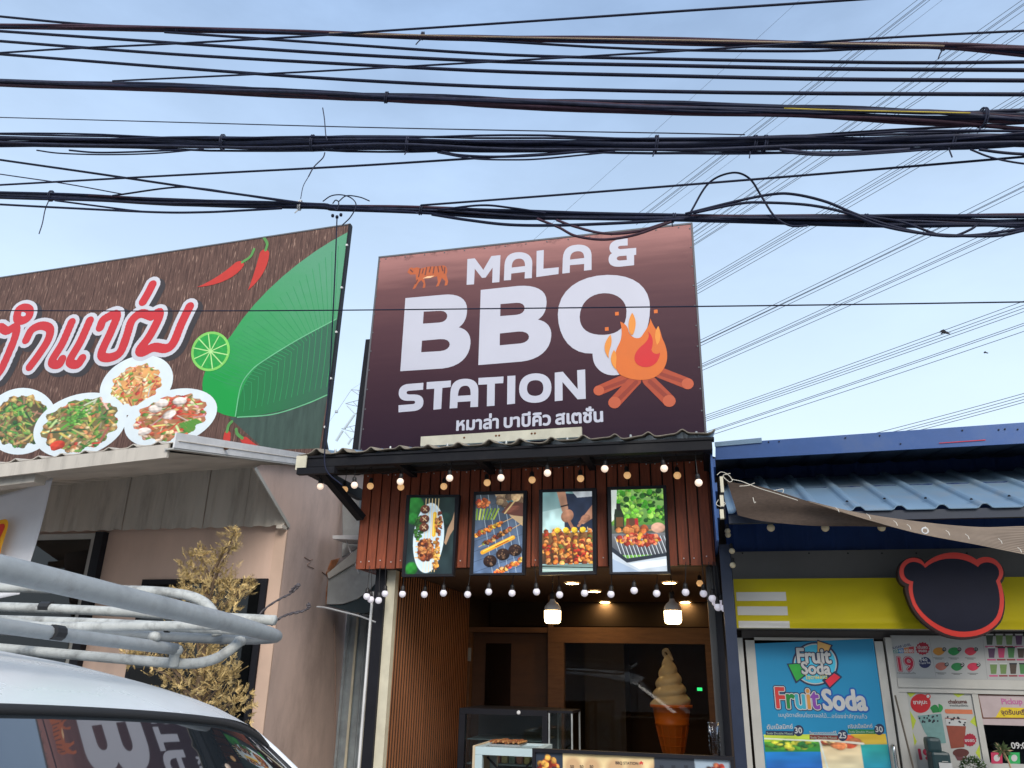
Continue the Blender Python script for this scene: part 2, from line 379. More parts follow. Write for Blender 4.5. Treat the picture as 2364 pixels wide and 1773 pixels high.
# ================================================================== materials
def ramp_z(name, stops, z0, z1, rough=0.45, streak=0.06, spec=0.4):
    """colour ramp running up a board (object Z from z0 to z1)"""
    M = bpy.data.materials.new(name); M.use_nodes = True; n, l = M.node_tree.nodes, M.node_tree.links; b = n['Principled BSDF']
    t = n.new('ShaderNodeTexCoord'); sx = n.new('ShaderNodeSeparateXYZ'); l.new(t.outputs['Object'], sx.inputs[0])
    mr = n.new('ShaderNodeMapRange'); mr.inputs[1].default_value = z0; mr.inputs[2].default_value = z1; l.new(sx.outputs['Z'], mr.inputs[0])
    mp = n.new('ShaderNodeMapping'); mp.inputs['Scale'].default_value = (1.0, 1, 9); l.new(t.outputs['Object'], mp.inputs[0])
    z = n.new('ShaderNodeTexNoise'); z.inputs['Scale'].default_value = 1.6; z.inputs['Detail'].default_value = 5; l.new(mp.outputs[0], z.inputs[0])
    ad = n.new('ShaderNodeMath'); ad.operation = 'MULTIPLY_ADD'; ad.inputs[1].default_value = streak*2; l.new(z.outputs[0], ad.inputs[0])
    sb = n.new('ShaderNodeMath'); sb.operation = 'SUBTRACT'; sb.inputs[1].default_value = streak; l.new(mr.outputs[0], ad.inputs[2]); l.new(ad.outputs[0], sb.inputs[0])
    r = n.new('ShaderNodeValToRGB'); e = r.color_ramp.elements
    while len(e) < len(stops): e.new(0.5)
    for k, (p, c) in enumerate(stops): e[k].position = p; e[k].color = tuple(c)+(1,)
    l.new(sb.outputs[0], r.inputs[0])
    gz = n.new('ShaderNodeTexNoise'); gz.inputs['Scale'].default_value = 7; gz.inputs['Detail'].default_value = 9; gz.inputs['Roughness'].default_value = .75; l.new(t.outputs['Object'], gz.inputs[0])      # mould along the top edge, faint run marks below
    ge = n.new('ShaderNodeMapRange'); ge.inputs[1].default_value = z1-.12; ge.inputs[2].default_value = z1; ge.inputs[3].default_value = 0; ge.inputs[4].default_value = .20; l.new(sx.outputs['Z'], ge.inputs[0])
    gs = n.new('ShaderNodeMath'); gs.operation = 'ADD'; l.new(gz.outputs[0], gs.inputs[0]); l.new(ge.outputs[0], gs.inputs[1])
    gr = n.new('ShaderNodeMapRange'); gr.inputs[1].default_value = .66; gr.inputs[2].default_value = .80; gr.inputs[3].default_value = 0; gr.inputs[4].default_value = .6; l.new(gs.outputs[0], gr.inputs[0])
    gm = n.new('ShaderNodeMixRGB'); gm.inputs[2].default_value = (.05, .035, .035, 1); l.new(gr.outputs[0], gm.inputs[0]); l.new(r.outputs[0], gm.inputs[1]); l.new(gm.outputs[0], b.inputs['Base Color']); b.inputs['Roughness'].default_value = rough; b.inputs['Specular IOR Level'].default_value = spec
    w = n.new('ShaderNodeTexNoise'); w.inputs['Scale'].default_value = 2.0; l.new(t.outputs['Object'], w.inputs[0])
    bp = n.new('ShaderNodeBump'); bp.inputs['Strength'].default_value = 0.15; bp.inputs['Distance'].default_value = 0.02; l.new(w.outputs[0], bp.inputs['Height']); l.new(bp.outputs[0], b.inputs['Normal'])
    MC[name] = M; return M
BLACK = mat('black_steel', (0.010, 0.010, 0.013), 0.55, spec=.15, dirt=(0.05, 0.047, 0.045), dirt_amt=0.4)
PLANK = mat('stained_plank', (0.25, 0.058, 0.024), 0.6, var=0.30, scale=7, stretch=(9, 9, 0.8), bump=0.25, bscale=30, dirt=(0.10, 0.03, 0.02), dirt_amt=0.5)
PLANK2 = mat('stained_plank_dark', (0.20, 0.046, 0.020), 0.6, var=0.28, scale=8, stretch=(9, 9, 0.8), bump=0.25, bscale=30, dirt=(0.10, 0.03, 0.02), dirt_amt=0.5)
PLANK3 = mat('stained_plank_light', (0.29, 0.072, 0.031), 0.6, var=0.30, scale=6, stretch=(9, 9, 0.8), bump=0.25, bscale=30, dirt=(0.10, 0.03, 0.02), dirt_amt=0.5)
SLATD = mat('fluted_groove_dark', (0.045, 0.017, 0.008), .7)  # darker colour for the slat sides that face the grooves
SLAT = mat('fluted_cladding', (0.34, 0.14, 0.06), 0.55, var=0.2, scale=4, stretch=(8, 8, 0.5))
BROWNWD = mat('brown_laminate', (0.14, 0.07, 0.035), 0.5, var=0.25, scale=5, stretch=(1, 1, 6))
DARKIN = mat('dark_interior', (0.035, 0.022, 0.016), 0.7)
CREAM = mat('cream_paint', (0.56, 0.52, 0.40), 0.55, dirt=(0.30, 0.26, 0.18), dirt_amt=0.4)
SIGNBACK = mat('sign_back', (0.10, 0.10, 0.11), 0.6)
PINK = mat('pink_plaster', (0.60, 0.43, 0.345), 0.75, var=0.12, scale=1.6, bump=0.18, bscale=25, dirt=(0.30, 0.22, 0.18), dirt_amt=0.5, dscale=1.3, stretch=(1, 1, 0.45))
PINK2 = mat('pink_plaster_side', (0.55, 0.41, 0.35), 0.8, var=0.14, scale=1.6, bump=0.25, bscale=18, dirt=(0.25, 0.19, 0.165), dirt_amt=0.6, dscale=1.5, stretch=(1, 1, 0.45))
SHEETG = mat('grey_sheet', (0.47, 0.43, 0.375), 0.6, var=0.10, scale=2, dirt=(0.17, 0.15, 0.13), dirt_amt=0.6, dscale=2.2, stretch=(3, 3, 0.5), metal=0.0)
FLASH = mat('white_flashing', (0.60, 0.60, 0.60), 0.5, dirt=(0.30, 0.25, 0.2), dirt_amt=0.45, dscale=2)
GALV = mat('galvanised', (0.36, 0.38, 0.38), 0.45, var=0.15, scale=9, metal=0.35, dirt=(0.2, 0.2, 0.19), dirt_amt=0.5)
GALVD = mat('galvanised_ribs', (0.30, 0.34, 0.36), 0.5, var=0.2, scale=7, metal=0.2, dirt=(0.1, 0.1, 0.1), dirt_amt=0.5)
ALU = mat('aluminium_frame', (0.40, 0.39, 0.36), 0.45, var=0.08, dirt=(0.3, 0.28, 0.24), dirt_amt=0.4)
DARKFR = mat('dark_frame', (0.012, 0.012, 0.016), 0.5, spec=.18)
BLUE = mat('blue_paint_sheet', (0.026, 0.085, 0.26), 0.5, var=0.14, scale=3, dirt=(0.10, 0.13, 0.2), dirt_amt=0.4, dscale=3)
BLUEL = mat('light_blue_sheet', (0.165, 0.255, 0.35), 0.5, var=0.08, scale=3, dirt=(0.25, 0.25, 0.24), dirt_amt=0.5, dscale=4)
ROOFC = mat('weathered_roof_sheet', (0.22, 0.19, 0.15), 0.7, var=0.3, scale=12, dirt=(0.07, 0.06, 0.05), dirt_amt=0.7, dscale=6)
GREYB = mat('grey_board', (0.11, 0.105, 0.10), 0.7, var=0.1, scale=3, dirt=(0.08, 0.08, 0.075), dirt_amt=0.4)
YELLOW = mat('yellow_vinyl', (0.36, 0.30, 0.008), 0.6, spec=.1, var=0.08, scale=2.5, bump=0.2, bscale=4, dirt=(0.3, 0.24, 0.03), dirt_amt=0.35, dscale=2.2)
WHITEV = mat('white_vinyl', (0.50, 0.50, 0.57), 0.5, var=0.03, scale=2)
OFFW = mat('offwhite_vinyl', (0.42, 0.41, 0.39), 0.5, var=0.05, scale=2)
ORANGE = mat('orange_print', C(206, 104, 40), 0.6, var=0.05)
ORANGEL = mat('light_orange_print', C(220, 138, 56), 0.6, var=0.05)
RED = mat('red_print', C(196, 38, 42), 0.6, var=0.05)
LOG = mat('log_print', C(164, 66, 38), 0.6, var=0.08); LOGD = mat('log_shade_print', C(138, 50, 32), 0.6, var=0.08); LOGE = mat('log_end_print', C(184, 86, 54), 0.6, var=0.05)
INK = mat('black_print', (0.012, 0.012, 0.02), 0.5)
NAVY = mat('navy_print', (0.012, 0.02, 0.06), 0.5)
TIGER = mat('tiger_print', C(178, 90, 50), 0.6); TIGERD = mat('tiger_stripe_print', C(104, 58, 50), 0.5); TIGERB = mat('tiger_belly_print', C(232, 186, 140), 0.5)
WIRE = mat('cable_jacket', (0.008, 0.011, 0.030), 0.6, var=0.3, scale=20, spec=.2)
WIREG = mat('cable_jacket_grey', (0.026, 0.030, 0.055), 0.6, var=0.3, scale=20, spec=.2)
WIREB = mat('cable_jacket_brown', (0.045, 0.022, 0.035), 0.6, var=0.3, scale=20, spec=.2)
WIREY = mat('cable_jacket_yellow', (0.42, 0.32, 0.03), 0.5, var=0.2)
WIREP = mat('cable_jacket_pale', (0.30, 0.22, 0.15), 0.5, var=0.2)
LINE = mat('power_line_aluminium', (0.11, 0.13, 0.16), 0.5)
SOCK = mat('rubber_socket', (0.016, 0.015, 0.016), 0.5)

# ================================================================== ground
tag(MB().add([(-400,-400,0),(400,-400,0),(400,400,0),(-400,400,0)], [(0,1,2,3)]).build('ground', mat('ground_concrete', (0.40, 0.38, 0.35), 0.9, var=0.2, scale=0.8, bump=0.2, dirt=(0.12, 0.11, 0.1))), kind='structure')
tag(MB().add([(-400,-6.5,.004),(400,-6.5,.004),(400,3.0,.004),(-400,3.0,.004)], [(0,1,2,3)]).build('road', mat('concrete_road', (0.34, 0.325, 0.30), 0.9, var=0.25, scale=3, bump=0.4, bscale=120)), kind='structure')
pv = MB().box(-60, 60, 3.02, 5.3, 0.0, 0.13).build('pavement', mat('pavement_concrete', (0.30, 0.29, 0.27), 0.85, var=0.2, scale=2, dirt=(0.15, 0.14, 0.12))); tag(pv, kind='structure')

# ================================================================== grilled-food stall
SX0, SX1 = -2.655, 0.10
stall = thing('food_stall', (-1.28, 5.9, 0), 'narrow barbecue stall with reddish vertical planks under a black-edged roof', 'stall')
# roof sheet, ridges running front to back
def roof_prof(u, pitch=0.228, h=0.030):
    t = (u/pitch) % 1.0
    return h*math.exp(-((t-.5)/.13)**2) + 0.004*math.sin(u*23)
def froof(u, v):
    x = -2.93+u*3.09; y = 5.17+v*1.25; wob = 0.006*math.sin(x*9+2)+0.005*math.sin(x*31)
    return (x, y + (wob*1.5 if v == 0 else 0), 3.128+0.016*u + (y-5.17)*0.21 + roof_prof(x+0.4) + wob*(1-v))
rs = solid(MB().sheet(260, 8, froof).build('roof_sheet', [ROOFC, BLUEL], stall), 0.007, 0)
rs.modifiers['thickness'].material_offset = 0
for p in rs.data.polygons: p.material_index = 1 if p.center.y + 5.9 > 5.36 else 0
for p in rs.data.polygons: p.use_smooth = True
for i, xx in enumerate(np.arange(-2.7, 0.1, 0.456)):
    MB().lathe([(0, .012), (.007, .012), (.009, 0.0), (.009, -.02)], (xx+.0, 5.32, 3.16+.03), 8).build('roof_screw', GALV, stall)
box('front_beam', BLACK, stall, -2.90, 0.135, 5.20, 5.26, 3.035, 3.100)
box('eave_angle', BLACK, stall, -2.925, 0.15, 5.19, 5.262, 3.102, 3.118)
box('side_beam', BLACK, stall, -2.935, -2.875, 5.265, 6.3, 3.01, 3.10)
box('eave_end_plate', CREAM, stall, -2.945, -2.86, 5.176, 5.188, 3.01, 3.12)
MB().bar((-2.93, 5.2, 3.0), (-2.62, 5.2, 3.0), 0.05, 0.05).build('eave_stub', BLACK, stall)
box('side_beam', BLACK, stall, 0.075, 0.135, 5.265, 6.3, 3.03, 3.12)
for xx in (-2.2, -1.55, -0.75): box('rafter', BLACK, stall, xx-.025, xx+.025, 5.262, 5.75, 3.06, 3.12)
box('plank_head_board', DARKIN, stall, SX0-.25, SX1+.03, 5.70, 5.76, 3.105, 3.19)
box('soffit', mat('soffit_sheet', (0.05, 0.055, 0.06), .6), stall, SX0-.2, SX1+.03, 5.27, 5.699, 3.135, 3.142)
MB().bar((-2.80, 5.30, 3.04), (-2.625, 5.74, 2.74), 0.07, 0.05).build('diagonal_brace', BLACK, stall)
# planks, one by one
nP = 33; pw = (SX1-SX0)/nP
for i in range(nP):
    x0 = SX0+i*pw; j = random.uniform(-.0015, .0015); zt = 3.165 + (0.0 if i < 15 else 0.02)
    MB().bbox(x0+.0065, x0+pw-.0045, 5.776+j, 5.80, 2.345+random.uniform(-.004, .004), zt, b=0.0025).build('plank', random.choice([PLANK, PLANK, PLANK2, PLANK3]), stall)
    for zz in (2.40, 3.10):
        if random.random() < .85: MB().lathe([(0, -.004), (.0045, -.003), (.0048, 0.006)], (x0+pw*.5+random.uniform(-.015, .015), 5.774+j, zz+random.uniform(-.008, .008)), 8, 'y').build('plank_screw', FLASH, stall)
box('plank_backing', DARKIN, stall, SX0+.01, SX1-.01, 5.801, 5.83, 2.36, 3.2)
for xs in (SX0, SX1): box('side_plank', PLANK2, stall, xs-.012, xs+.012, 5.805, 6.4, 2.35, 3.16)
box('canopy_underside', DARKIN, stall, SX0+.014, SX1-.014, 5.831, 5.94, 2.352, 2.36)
# posts and walls
box('front_post', DARKFR, stall, -2.53, -2.445, 5.90, 6.0, 0, 2.35)
box('front_post', CREAM, stall, -2.4445, -2.372, 5.93, 6.0, 0, 2.35)
box('cable_duct', FLASH, stall, -2.552, -2.536, 5.89, 5.905, 0, 2.18)
box('front_post', GREYB, stall, 0.04, 0.085, 5.93, 6.0, 0, 2.35)
box('front_post', DARKFR, stall, 0.0855, 0.13, 5.88, 6.0, 0, 2.35)
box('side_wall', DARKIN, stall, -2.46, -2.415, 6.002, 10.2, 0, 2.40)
k = 0; y = 6.02
while y < 8.08:
    o = MB().bbox(-2.4145, -2.383, y, y+.030, 0.1, 2.355, b=.003).build('wall_slat', [SLAT, SLATD], stall); y += .058
    o.data.polygons.foreach_set('material_index', [1 if abs(q.normal.y) > .5 else 0 for q in o.data.polygons]); k += 1
box('side_wall', BROWNWD, stall, 0.055, 0.084, 6.002, 10.2, 0, 2.36)
box('floor', mat('stall_floor', (.18, .16, .14), .6), stall, -2.42, .055, 6.0, 10.2, .0, .02)
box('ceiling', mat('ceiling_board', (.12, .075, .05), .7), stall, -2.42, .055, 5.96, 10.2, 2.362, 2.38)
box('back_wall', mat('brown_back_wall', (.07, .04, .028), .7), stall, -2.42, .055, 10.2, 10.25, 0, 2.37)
DOWN = mat('downlight_glow', (1, .7, .35), .5, emit=80, emit_col=(1, .62, .24))
for x, yy in ((-1.12, 7.02), (-.266, 7.03), (-1.06, 8.95), (-.18, 8.96), (-1.02, 7.75)):
    d = MB().lathe([(.058, 0), (.072, .004), (.072, -.006), (.058, -.006)], (x, yy, 2.357), 20).build('downlight', FLASH, stall)
    MB().lathe([(0, .0), (.057, 0), (.057, .002)], (x, yy, 2.353), 20).build('glow_disc', DOWN, d)
# inner shop front at the back of the recess
Yi = 8.1
box('lintel', BROWNWD, stall, -2.388, -1.545, Yi, Yi+.06, 1.985, 2.035)
box('lintel', BROWNWD, stall, -1.544, .054, Yi-.01, Yi+.07, 1.89, 2.04)
box('inner_post', BROWNWD, stall, -1.543, -1.385, Yi-.012, Yi+.08, 0.02, 1.889)
box('inner_post', BROWNWD, stall, -1.545, -1.50, Yi+.0, Yi+.05, 2.041, 2.361)
box('inner_post', BROWNWD, stall, .0, .054, Yi-.012, Yi+.08, 0.02, 1.889)
dr = box('door', mat('brown_door', (.085, .042, .024), .5, stretch=(1, 1, 4)), stall, -2.36, -1.56, Yi+.1, Yi+.14, .02, 1.98)
box('door_glass', glass('door_glass', (.25, .22, .2)), dr, -2.22, -1.95, Yi+.092, Yi+.097, .9, 1.88)
box('door_frame', BROWNWD, stall, -2.387, -2.362, Yi, Yi+.1, .02, 1.984)
box('hinge', GALV, stall, -2.385, -2.35, Yi-.006, Yi-.001, 1.70, 1.83)
box('shop_window', glass('shop_glass', (.95, .96, .95), 1.30), stall, -1.383, -.002, Yi+.02, Yi+.028, 0.9, 1.888)
box('cupboard', mat('dark_cabinet', (.05, .035, .028), .6), stall, -1.35, -.9, 9.3, 9.9, 0, 2.1)
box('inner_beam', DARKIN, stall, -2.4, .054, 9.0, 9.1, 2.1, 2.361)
box('gap_filler', DARKIN, stall, .0845, .30, 6.06, 6.1, 0, 3.05)
cl = box('exit_light', mat('green_sign_glow', (.02, .35, .08), .5, emit=1.2, emit_col=(.03, .8, .2)), stall, -.105, -.055, 8.6, 8.61, 1.46, 1.49)

# big sign above the stall roof
YS = 6.30
sg = thing('billboard', (-1.41, YS, 3.40), 'large brown sign reading MALA & BBQ STATION with a campfire emblem', 'billboard')
f2 = onY(c2, YS)
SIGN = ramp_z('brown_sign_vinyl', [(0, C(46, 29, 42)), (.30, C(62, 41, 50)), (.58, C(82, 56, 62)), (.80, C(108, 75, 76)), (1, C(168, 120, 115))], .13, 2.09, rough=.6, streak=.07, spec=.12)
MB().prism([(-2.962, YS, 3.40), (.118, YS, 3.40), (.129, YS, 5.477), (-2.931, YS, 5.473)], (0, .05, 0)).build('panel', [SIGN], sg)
for a, b in (((-2.962, 3.4), (-2.931, 5.473)), ((.118, 3.4), (.129, 5.477)), ((-2.94, 5.478), (.135, 5.482))):
    MB().bar((a[0], YS+.03, a[1]), (b[0], YS+.03, b[1]), .016, .07, up=(0, 1, 0)).build('edge_trim', SIGNBACK, sg)
for xx in (-2.7, -1.4, -.1):
    MB().bar((xx, YS+.09, 2.4), (xx, YS+.09, 5.4), .06, .06, up=(0, 1, 0)).build('support_post', BLACK, sg)
    MB().bar((xx, YS+.12, 5.1), (xx, YS+1.4, 3.4), .04, .04).build('back_stay', BLACK, sg)
MB().bar((-2.985, YS+.06, 4.6), (-3.02, YS+.06, 3.42), .06, .05, up=(0, 1, 0)).build('side_plate', DARKFR, sg)
edge_pts = [((-2.958+.002*0, 3.5+k*.19), (-2.93, 3.5+k*.19)) for k in range(11)]
for k in range(11): MB().lathe([(0, -.004), (.007, -.003), (.008, .001)], (-2.940+.016*(k/10), YS, 3.48+k*.195), 8, 'y').build('edge_rivet', SIGNBACK, sg); MB().lathe([(0, -.004), (.007, -.003), (.008, .001)], (.098+.010*(k/10), YS, 3.48+k*.195), 8, 'y').build('edge_rivet', SIGNBACK, sg)
for k in range(15): MB().lathe([(0, -.004), (.007, -.003), (.008, .001)], (-2.86+k*.205, YS, 5.452), 8, 'y').build('edge_rivet', SIGNBACK, sg)
LET = {'m': 'M 694,425 L 699,265 L 745,260 L 798,332 L 848,246 L 905,240 L 898,408 L 853,412 L 856,318 L 812,380 L 790,382 L 745,325 L 740,422 Z',
 'a': 'M 926,398 L 930,300 C 935,245 965,225 1015,222 C 1070,220 1103,245 1103,290 L 1100,383 L 1055,386 L 1057,345 L 972,355 L 970,395 Z M 975,318 C 975,280 990,265 1018,262 C 1045,260 1058,275 1058,308 Z',
 'l': 'M 1130,214 L 1175,208 L 1172,325 L 1268,316 L 1266,358 L 1128,377 Z',
 'a2': 'M 1290,355 L 1293,260 C 1297,200 1330,178 1385,175 C 1440,173 1470,195 1472,240 L 1472,332 L 1425,337 L 1426,295 L 1337,303 L 1336,350 Z M 1338,268 C 1338,232 1355,218 1385,216 C 1413,214 1426,228 1426,258 Z',
 'and': 'M 1697,136 C 1640,138 1583,150 1583,195 C 1583,212 1590,222 1600,228 C 1585,236 1577,250 1578,270 C 1580,305 1610,315 1650,312 L 1737,303 L 1737,240 L 1750,238 L 1750,195 L 1710,198 L 1655,203 C 1630,204 1630,184 1655,182 L 1697,180 Z M 1690,243 L 1692,270 L 1650,274 C 1622,275 1622,248 1650,246 Z',
 'b1': 'M 313,508 L 545,487 C 640,476 698,510 697,580 C 696,640 672,672 645,690 C 690,700 722,730 718,790 C 712,880 645,935 545,946 L 281,963 Z M 427,592 L 530,587 C 590,585 588,655 525,660 L 422,667 Z M 416,773 L 530,763 C 610,757 608,832 530,838 L 411,845 Z',
 'b2': 'M 782,457 L 1015,432 C 1120,424 1193,455 1192,530 C 1191,590 1170,622 1138,642 C 1195,652 1225,690 1221,745 C 1215,835 1140,892 1035,903 L 767,925 Z M 905,545 L 1005,537 C 1072,532 1074,605 1005,612 L 903,620 Z M 901,728 L 1015,716 C 1100,708 1105,780 1030,790 L 900,802 Z',
 'q': 'M 1262,610 C 1262,460 1390,368 1570,363 C 1740,360 1838,440 1836,570 C 1834,700 1790,800 1690,850 L 1660,980 C 1600,1000 1540,985 1505,940 C 1485,915 1480,890 1478,853 C 1350,860 1264,760 1262,610 Z M 1398,625 C 1400,540 1460,480 1550,477 C 1640,475 1690,530 1690,590 C 1690,690 1640,732 1550,737 C 1450,740 1398,700 1398,625 Z',
 's': 'M 425,1035 L 423,1078 L 335,1085 C 315,1087 315,1107 335,1108 L 370,1108 C 415,1110 425,1130 425,1155 C 424,1190 400,1207 365,1211 L 270,1219 L 270,1175 L 360,1168 C 378,1166 378,1148 362,1147 L 320,1147 C 285,1145 271,1125 271,1100 C 272,1065 295,1045 335,1042 Z',
 't': 'M 446,1031 L 597,1021 L 595,1062 L 543,1067 L 536,1198 L 487,1203 L 493,1072 L 444,1075 Z',
 'a3': 'M 588,1195 L 593,1095 C 597,1030 635,1013 680,1010 C 740,1008 768,1035 767,1085 L 765,1185 L 717,1187 L 719,1150 L 638,1155 L 636,1192 Z M 640,1117 C 642,1075 655,1055 685,1053 C 712,1052 720,1072 719,1112 Z',
 't2': 'M 768,1005 L 924,996 L 922,1037 L 870,1040 L 868,1178 L 820,1181 L 822,1045 L 767,1048 Z',
 'i': 'M 948,993 L 998,990 L 995,1165 L 946,1170 Z',
 'o': 'M 1021,1075 C 1021,1010 1060,978 1125,976 C 1190,976 1222,1010 1222,1063 C 1222,1125 1185,1158 1120,1160 C 1055,1160 1021,1130 1021,1075 Z M 1070,1070 C 1070,1035 1090,1020 1122,1019 C 1155,1018 1172,1035 1172,1067 C 1172,1100 1155,1115 1122,1117 C 1088,1117 1070,1103 1070,1070 Z',
 'n': 'M 1243,972 L 1293,966 L 1386,1075 L 1382,957 L 1432,952 L 1436,1135 L 1385,1138 L 1291,1030 L 1292,1145 L 1243,1150 Z'}
for kx, s in LET.items(): print_path('letter', s, c2, YS, 1, WHITEV, sg)
for s_, a, b in (('หมาล่า', (632, 1331), (890, 1316)), ('บาบีคิว', (928, 1313), (1215, 1296)), ('สเตชั่น', (1250, 1293), (1541, 1275))):
    print_text('thai_lettering', s_, a, b, c2, YS, 1, WHITEV, sg, bold=.036)
# campfire emblem
em = print_path('campfire_emblem', 'M 1645,982 C 1600,930 1612,850 1640,800 C 1660,765 1668,720 1650,655 C 1685,668 1700,690 1703,715 C 1715,760 1770,770 1785,745 C 1810,705 1835,680 1838,635 C 1855,680 1870,700 1880,710 C 1888,700 1890,690 1888,682 C 1905,720 1905,740 1915,765 C 1945,820 1950,880 1935,920 C 1910,990 1850,1018 1790,1018 C 1730,1020 1680,1005 1645,982 Z', c2, YS, 6, ORANGE, sg)
for s in ('M 1725,600 C 1700,640 1695,690 1712,728 C 1725,755 1738,730 1745,690 C 1752,650 1740,620 1725,600 Z', 'M 1590,735 C 1545,790 1540,830 1580,885 C 1570,830 1615,800 1590,735 Z',
          'M 1612,830 C 1580,880 1590,920 1625,955 C 1620,900 1640,870 1612,830 Z', 'M 1888,682 C 1860,720 1865,760 1880,800 C 1900,780 1910,750 1888,682 Z'):
    print_path('flame_tongue', s, c2, YS, 7, ORANGEL, em)
print_path('flame_core', 'M 1822,715 C 1840,750 1820,780 1780,810 C 1740,845 1725,890 1755,920 C 1790,950 1850,945 1880,905 C 1895,880 1900,860 1898,848 C 1880,865 1850,855 1845,830 C 1855,800 1865,750 1822,715 Z', c2, YS, 8, RED, em)
for i, (a, b, w) in enumerate((((1690, 1008), (1517, 1083), 52), ((1900, 972), (2070, 1041), 56), ((1742, 1022), (1615, 1158), 60), ((1828, 1018), (1955, 1148), 60))):
    print_stroke('log', [[a, b]], w, c2, YS, 2+.5*i, LOG, em)
    print_stroke('log_shade', [[(a[0]+8, a[1]+10), (b[0]+9, b[1]-2)]], w*.35, c2, YS, 2.25+.5*i, LOGD, em)
    print_stroke('log_end', [[b, (b[0]+1, b[1]+1)]], w*.98, c2, YS, 4.5+.2*i, LOGE, em)
for x, y in ((1630, 605), (1567, 700), (1872, 591)):
    print_path('spark', f'M {x-12},{y-10} L {x+11},{y-12} L {x+12},{y+10} L {x-11},{y+12} Z', c2, YS, 2, ORANGE, em)
tg = print_path('tiger_emblem', 'M 325,347 L 338,322 L 352,316 L 362,322 L 385,315 L 410,324 L 450,312 L 500,310 L 550,304 C 572,308 580,335 568,362 L 579,405 L 573,427 L 556,431 L 562,402 L 540,382 L 520,432 L 503,437 L 515,408 L 510,372 L 450,386 L 430,386 L 438,425 L 435,442 L 420,446 L 426,415 L 412,396 L 395,410 L 375,446 L 357,453 L 380,400 L 376,360 L 345,362 Z', c2, YS, 1, TIGER, sg)
print_path('tiger_belly', 'M 420,386 L 450,372 L 495,368 L 470,382 Z', c2, YS, 2, TIGERB, tg)
print_stroke('tiger_stripes', [[(405, 326), (395, 375)], [(425, 328), (418, 352)], [(445, 318), (436, 362)], [(470, 315), (462, 345)], [(492, 314), (486, 352)], [(515, 312), (520, 345)], [(538, 310), (546, 338)], [(558, 318), (556, 352)], [(345, 332), (358, 345)], [(388, 395), (376, 418)]], 7, c2, YS, 2.6, TIGERD, tg)
# painted batten along the sign's foot
bt = thing('cream_batten', (-1.7, 6.22, 3.47), 'long cream painted batten with rusty screws along the foot of the barbecue sign', 'batten')
p, q = atY(*c2(412, 1404), 6.22), atY(*c2(1412, 1344), 6.22)
MB().bar(p, q, .04, .088).build('board', CREAM, bt)
for t in (.28, .48, .5, .7, .72):
    s = p.lerp(q, t); MB().lathe([(0, -.004), (.008, -.003), (.01, 0)], (s.x, 6.199, s.z+.01), 8, 'y').build('rusty_screw', mat('rust', (.16, .06, .02), .9, var=.4, scale=60), bt)

# ================================================================== shophouses across the street, seen only in reflections
for i, (xa, xb, h, cc) in enumerate(((-16, -7.5, 5.2, (.30, .28, .25)), (-7.4, 1.0, 4.6, (.20, .17, .15)), (1.1, 10.5, 5.6, (.26, .27, .28)))):
    hh = thing('shophouse', ((xa+xb)/2, -14, 0), ['grey shophouse across the street, left of three', 'brown shophouse across the street, middle of three', 'bluish shophouse across the street, right of three'][i], 'building', 'shophouses across the street')
    wm = mat('shophouse_wall_%d' % i, cc, .8, var=.15, scale=1)
    box('wall', wm, hh, xa, xb, -18, -14, 0, h); box('roof', SHEETG, hh, xa-.2, xb+.2, -18.2, -12.6, h+.001, h+.15)
    for k in range(3):
        a = xa+.4+k*(xb-xa-.4)/3; sh = box('shutter', mat('shutter_steel', (.12, .13, .14), .5), hh, a, a+(xb-xa)/3-.6, -13.99, -13.95, 0, 2.8)
        for z in np.arange(.2, 2.8, .2): box('shutter_rib', mat('shutter_steel', (.12, .13, .14), .5), sh, a, a+(xb-xa)/3-.6, -13.949, -13.93, z, z+.1)
        w = box('window', ALU, hh, a+.3, a+1.7, -13.99, -13.95, 3.3, 4.3); box('pane', DARKFR, w, a+.36, a+1.64, -13.949, -13.94, 3.36, 4.24)

# ================================================================== four lit picture screens
MEAT = [(140, 74, 44), (176, 104, 56), (112, 54, 38), (190, 130, 76), (88, 44, 34)]
def pic_a():
    p = Pic(128, 220, (30, 48, 44)); p.grad((22, 40, 36), (38, 52, 56)); p.noise(.4, 6)
    for cx, cy, r in ((.12, .12, .2), (.1, .28, .12), (.13, .93, .13), (.8, .3, .15)): p.ell(cx, cy, r, r*1.1, (40, 120, 45) if cx < .5 else (24, 52, 44), soft=5, shade=.5)
    p.poly([(1.0, .18), (.95, .3), (.86, .42), (.80, .6), (.84, .63), (.92, .5), (1.0, .42)], (158, 128, 102))
    p.ell(.46, .53, .33, .78, (196, 214, 222), .03, shade=.06); p.ell(.46, .53, .29, .72, (182, 202, 214), .03)
    for k in range(5): p.line(.36+.07*k, .02, .38+.06*k, .97, .014, (214, 190, 140))
    p.scatter(26, [(48, 92, 38), (66, 118, 46), (30, 66, 30)], .24, .42, .08, .16, .05)
    for cy in (.16, .29, .40):
        p.ell(.35, cy, .105, .10, (96, 52, 38), shade=.6); p.line(.31, cy-.02, .39, cy+.02, .02, (200, 170, 130)); p.line(.38, cy-.03, .32, cy+.02, .015, (190, 160, 120))
    p.line(.57, .22, .57, .5, .085, (214, 166, 44)); p.line(.555, .22, .555, .5, .02, (236, 204, 90))
    p.scatter(26, MEAT+[(220, 180, 90)], .67, .36, .06, .17, .045)
    for cy in (.58, .65, .72, .79): p.line(.2, cy, .34, cy, .03, (220, 170, 110))
    p.scatter(70, MEAT, .42, .69, .16, .14, .055); p.scatter(30, [(200, 140, 62), (216, 170, 90), (150, 92, 46)], .64, .74, .06, .2, .045)
    return p
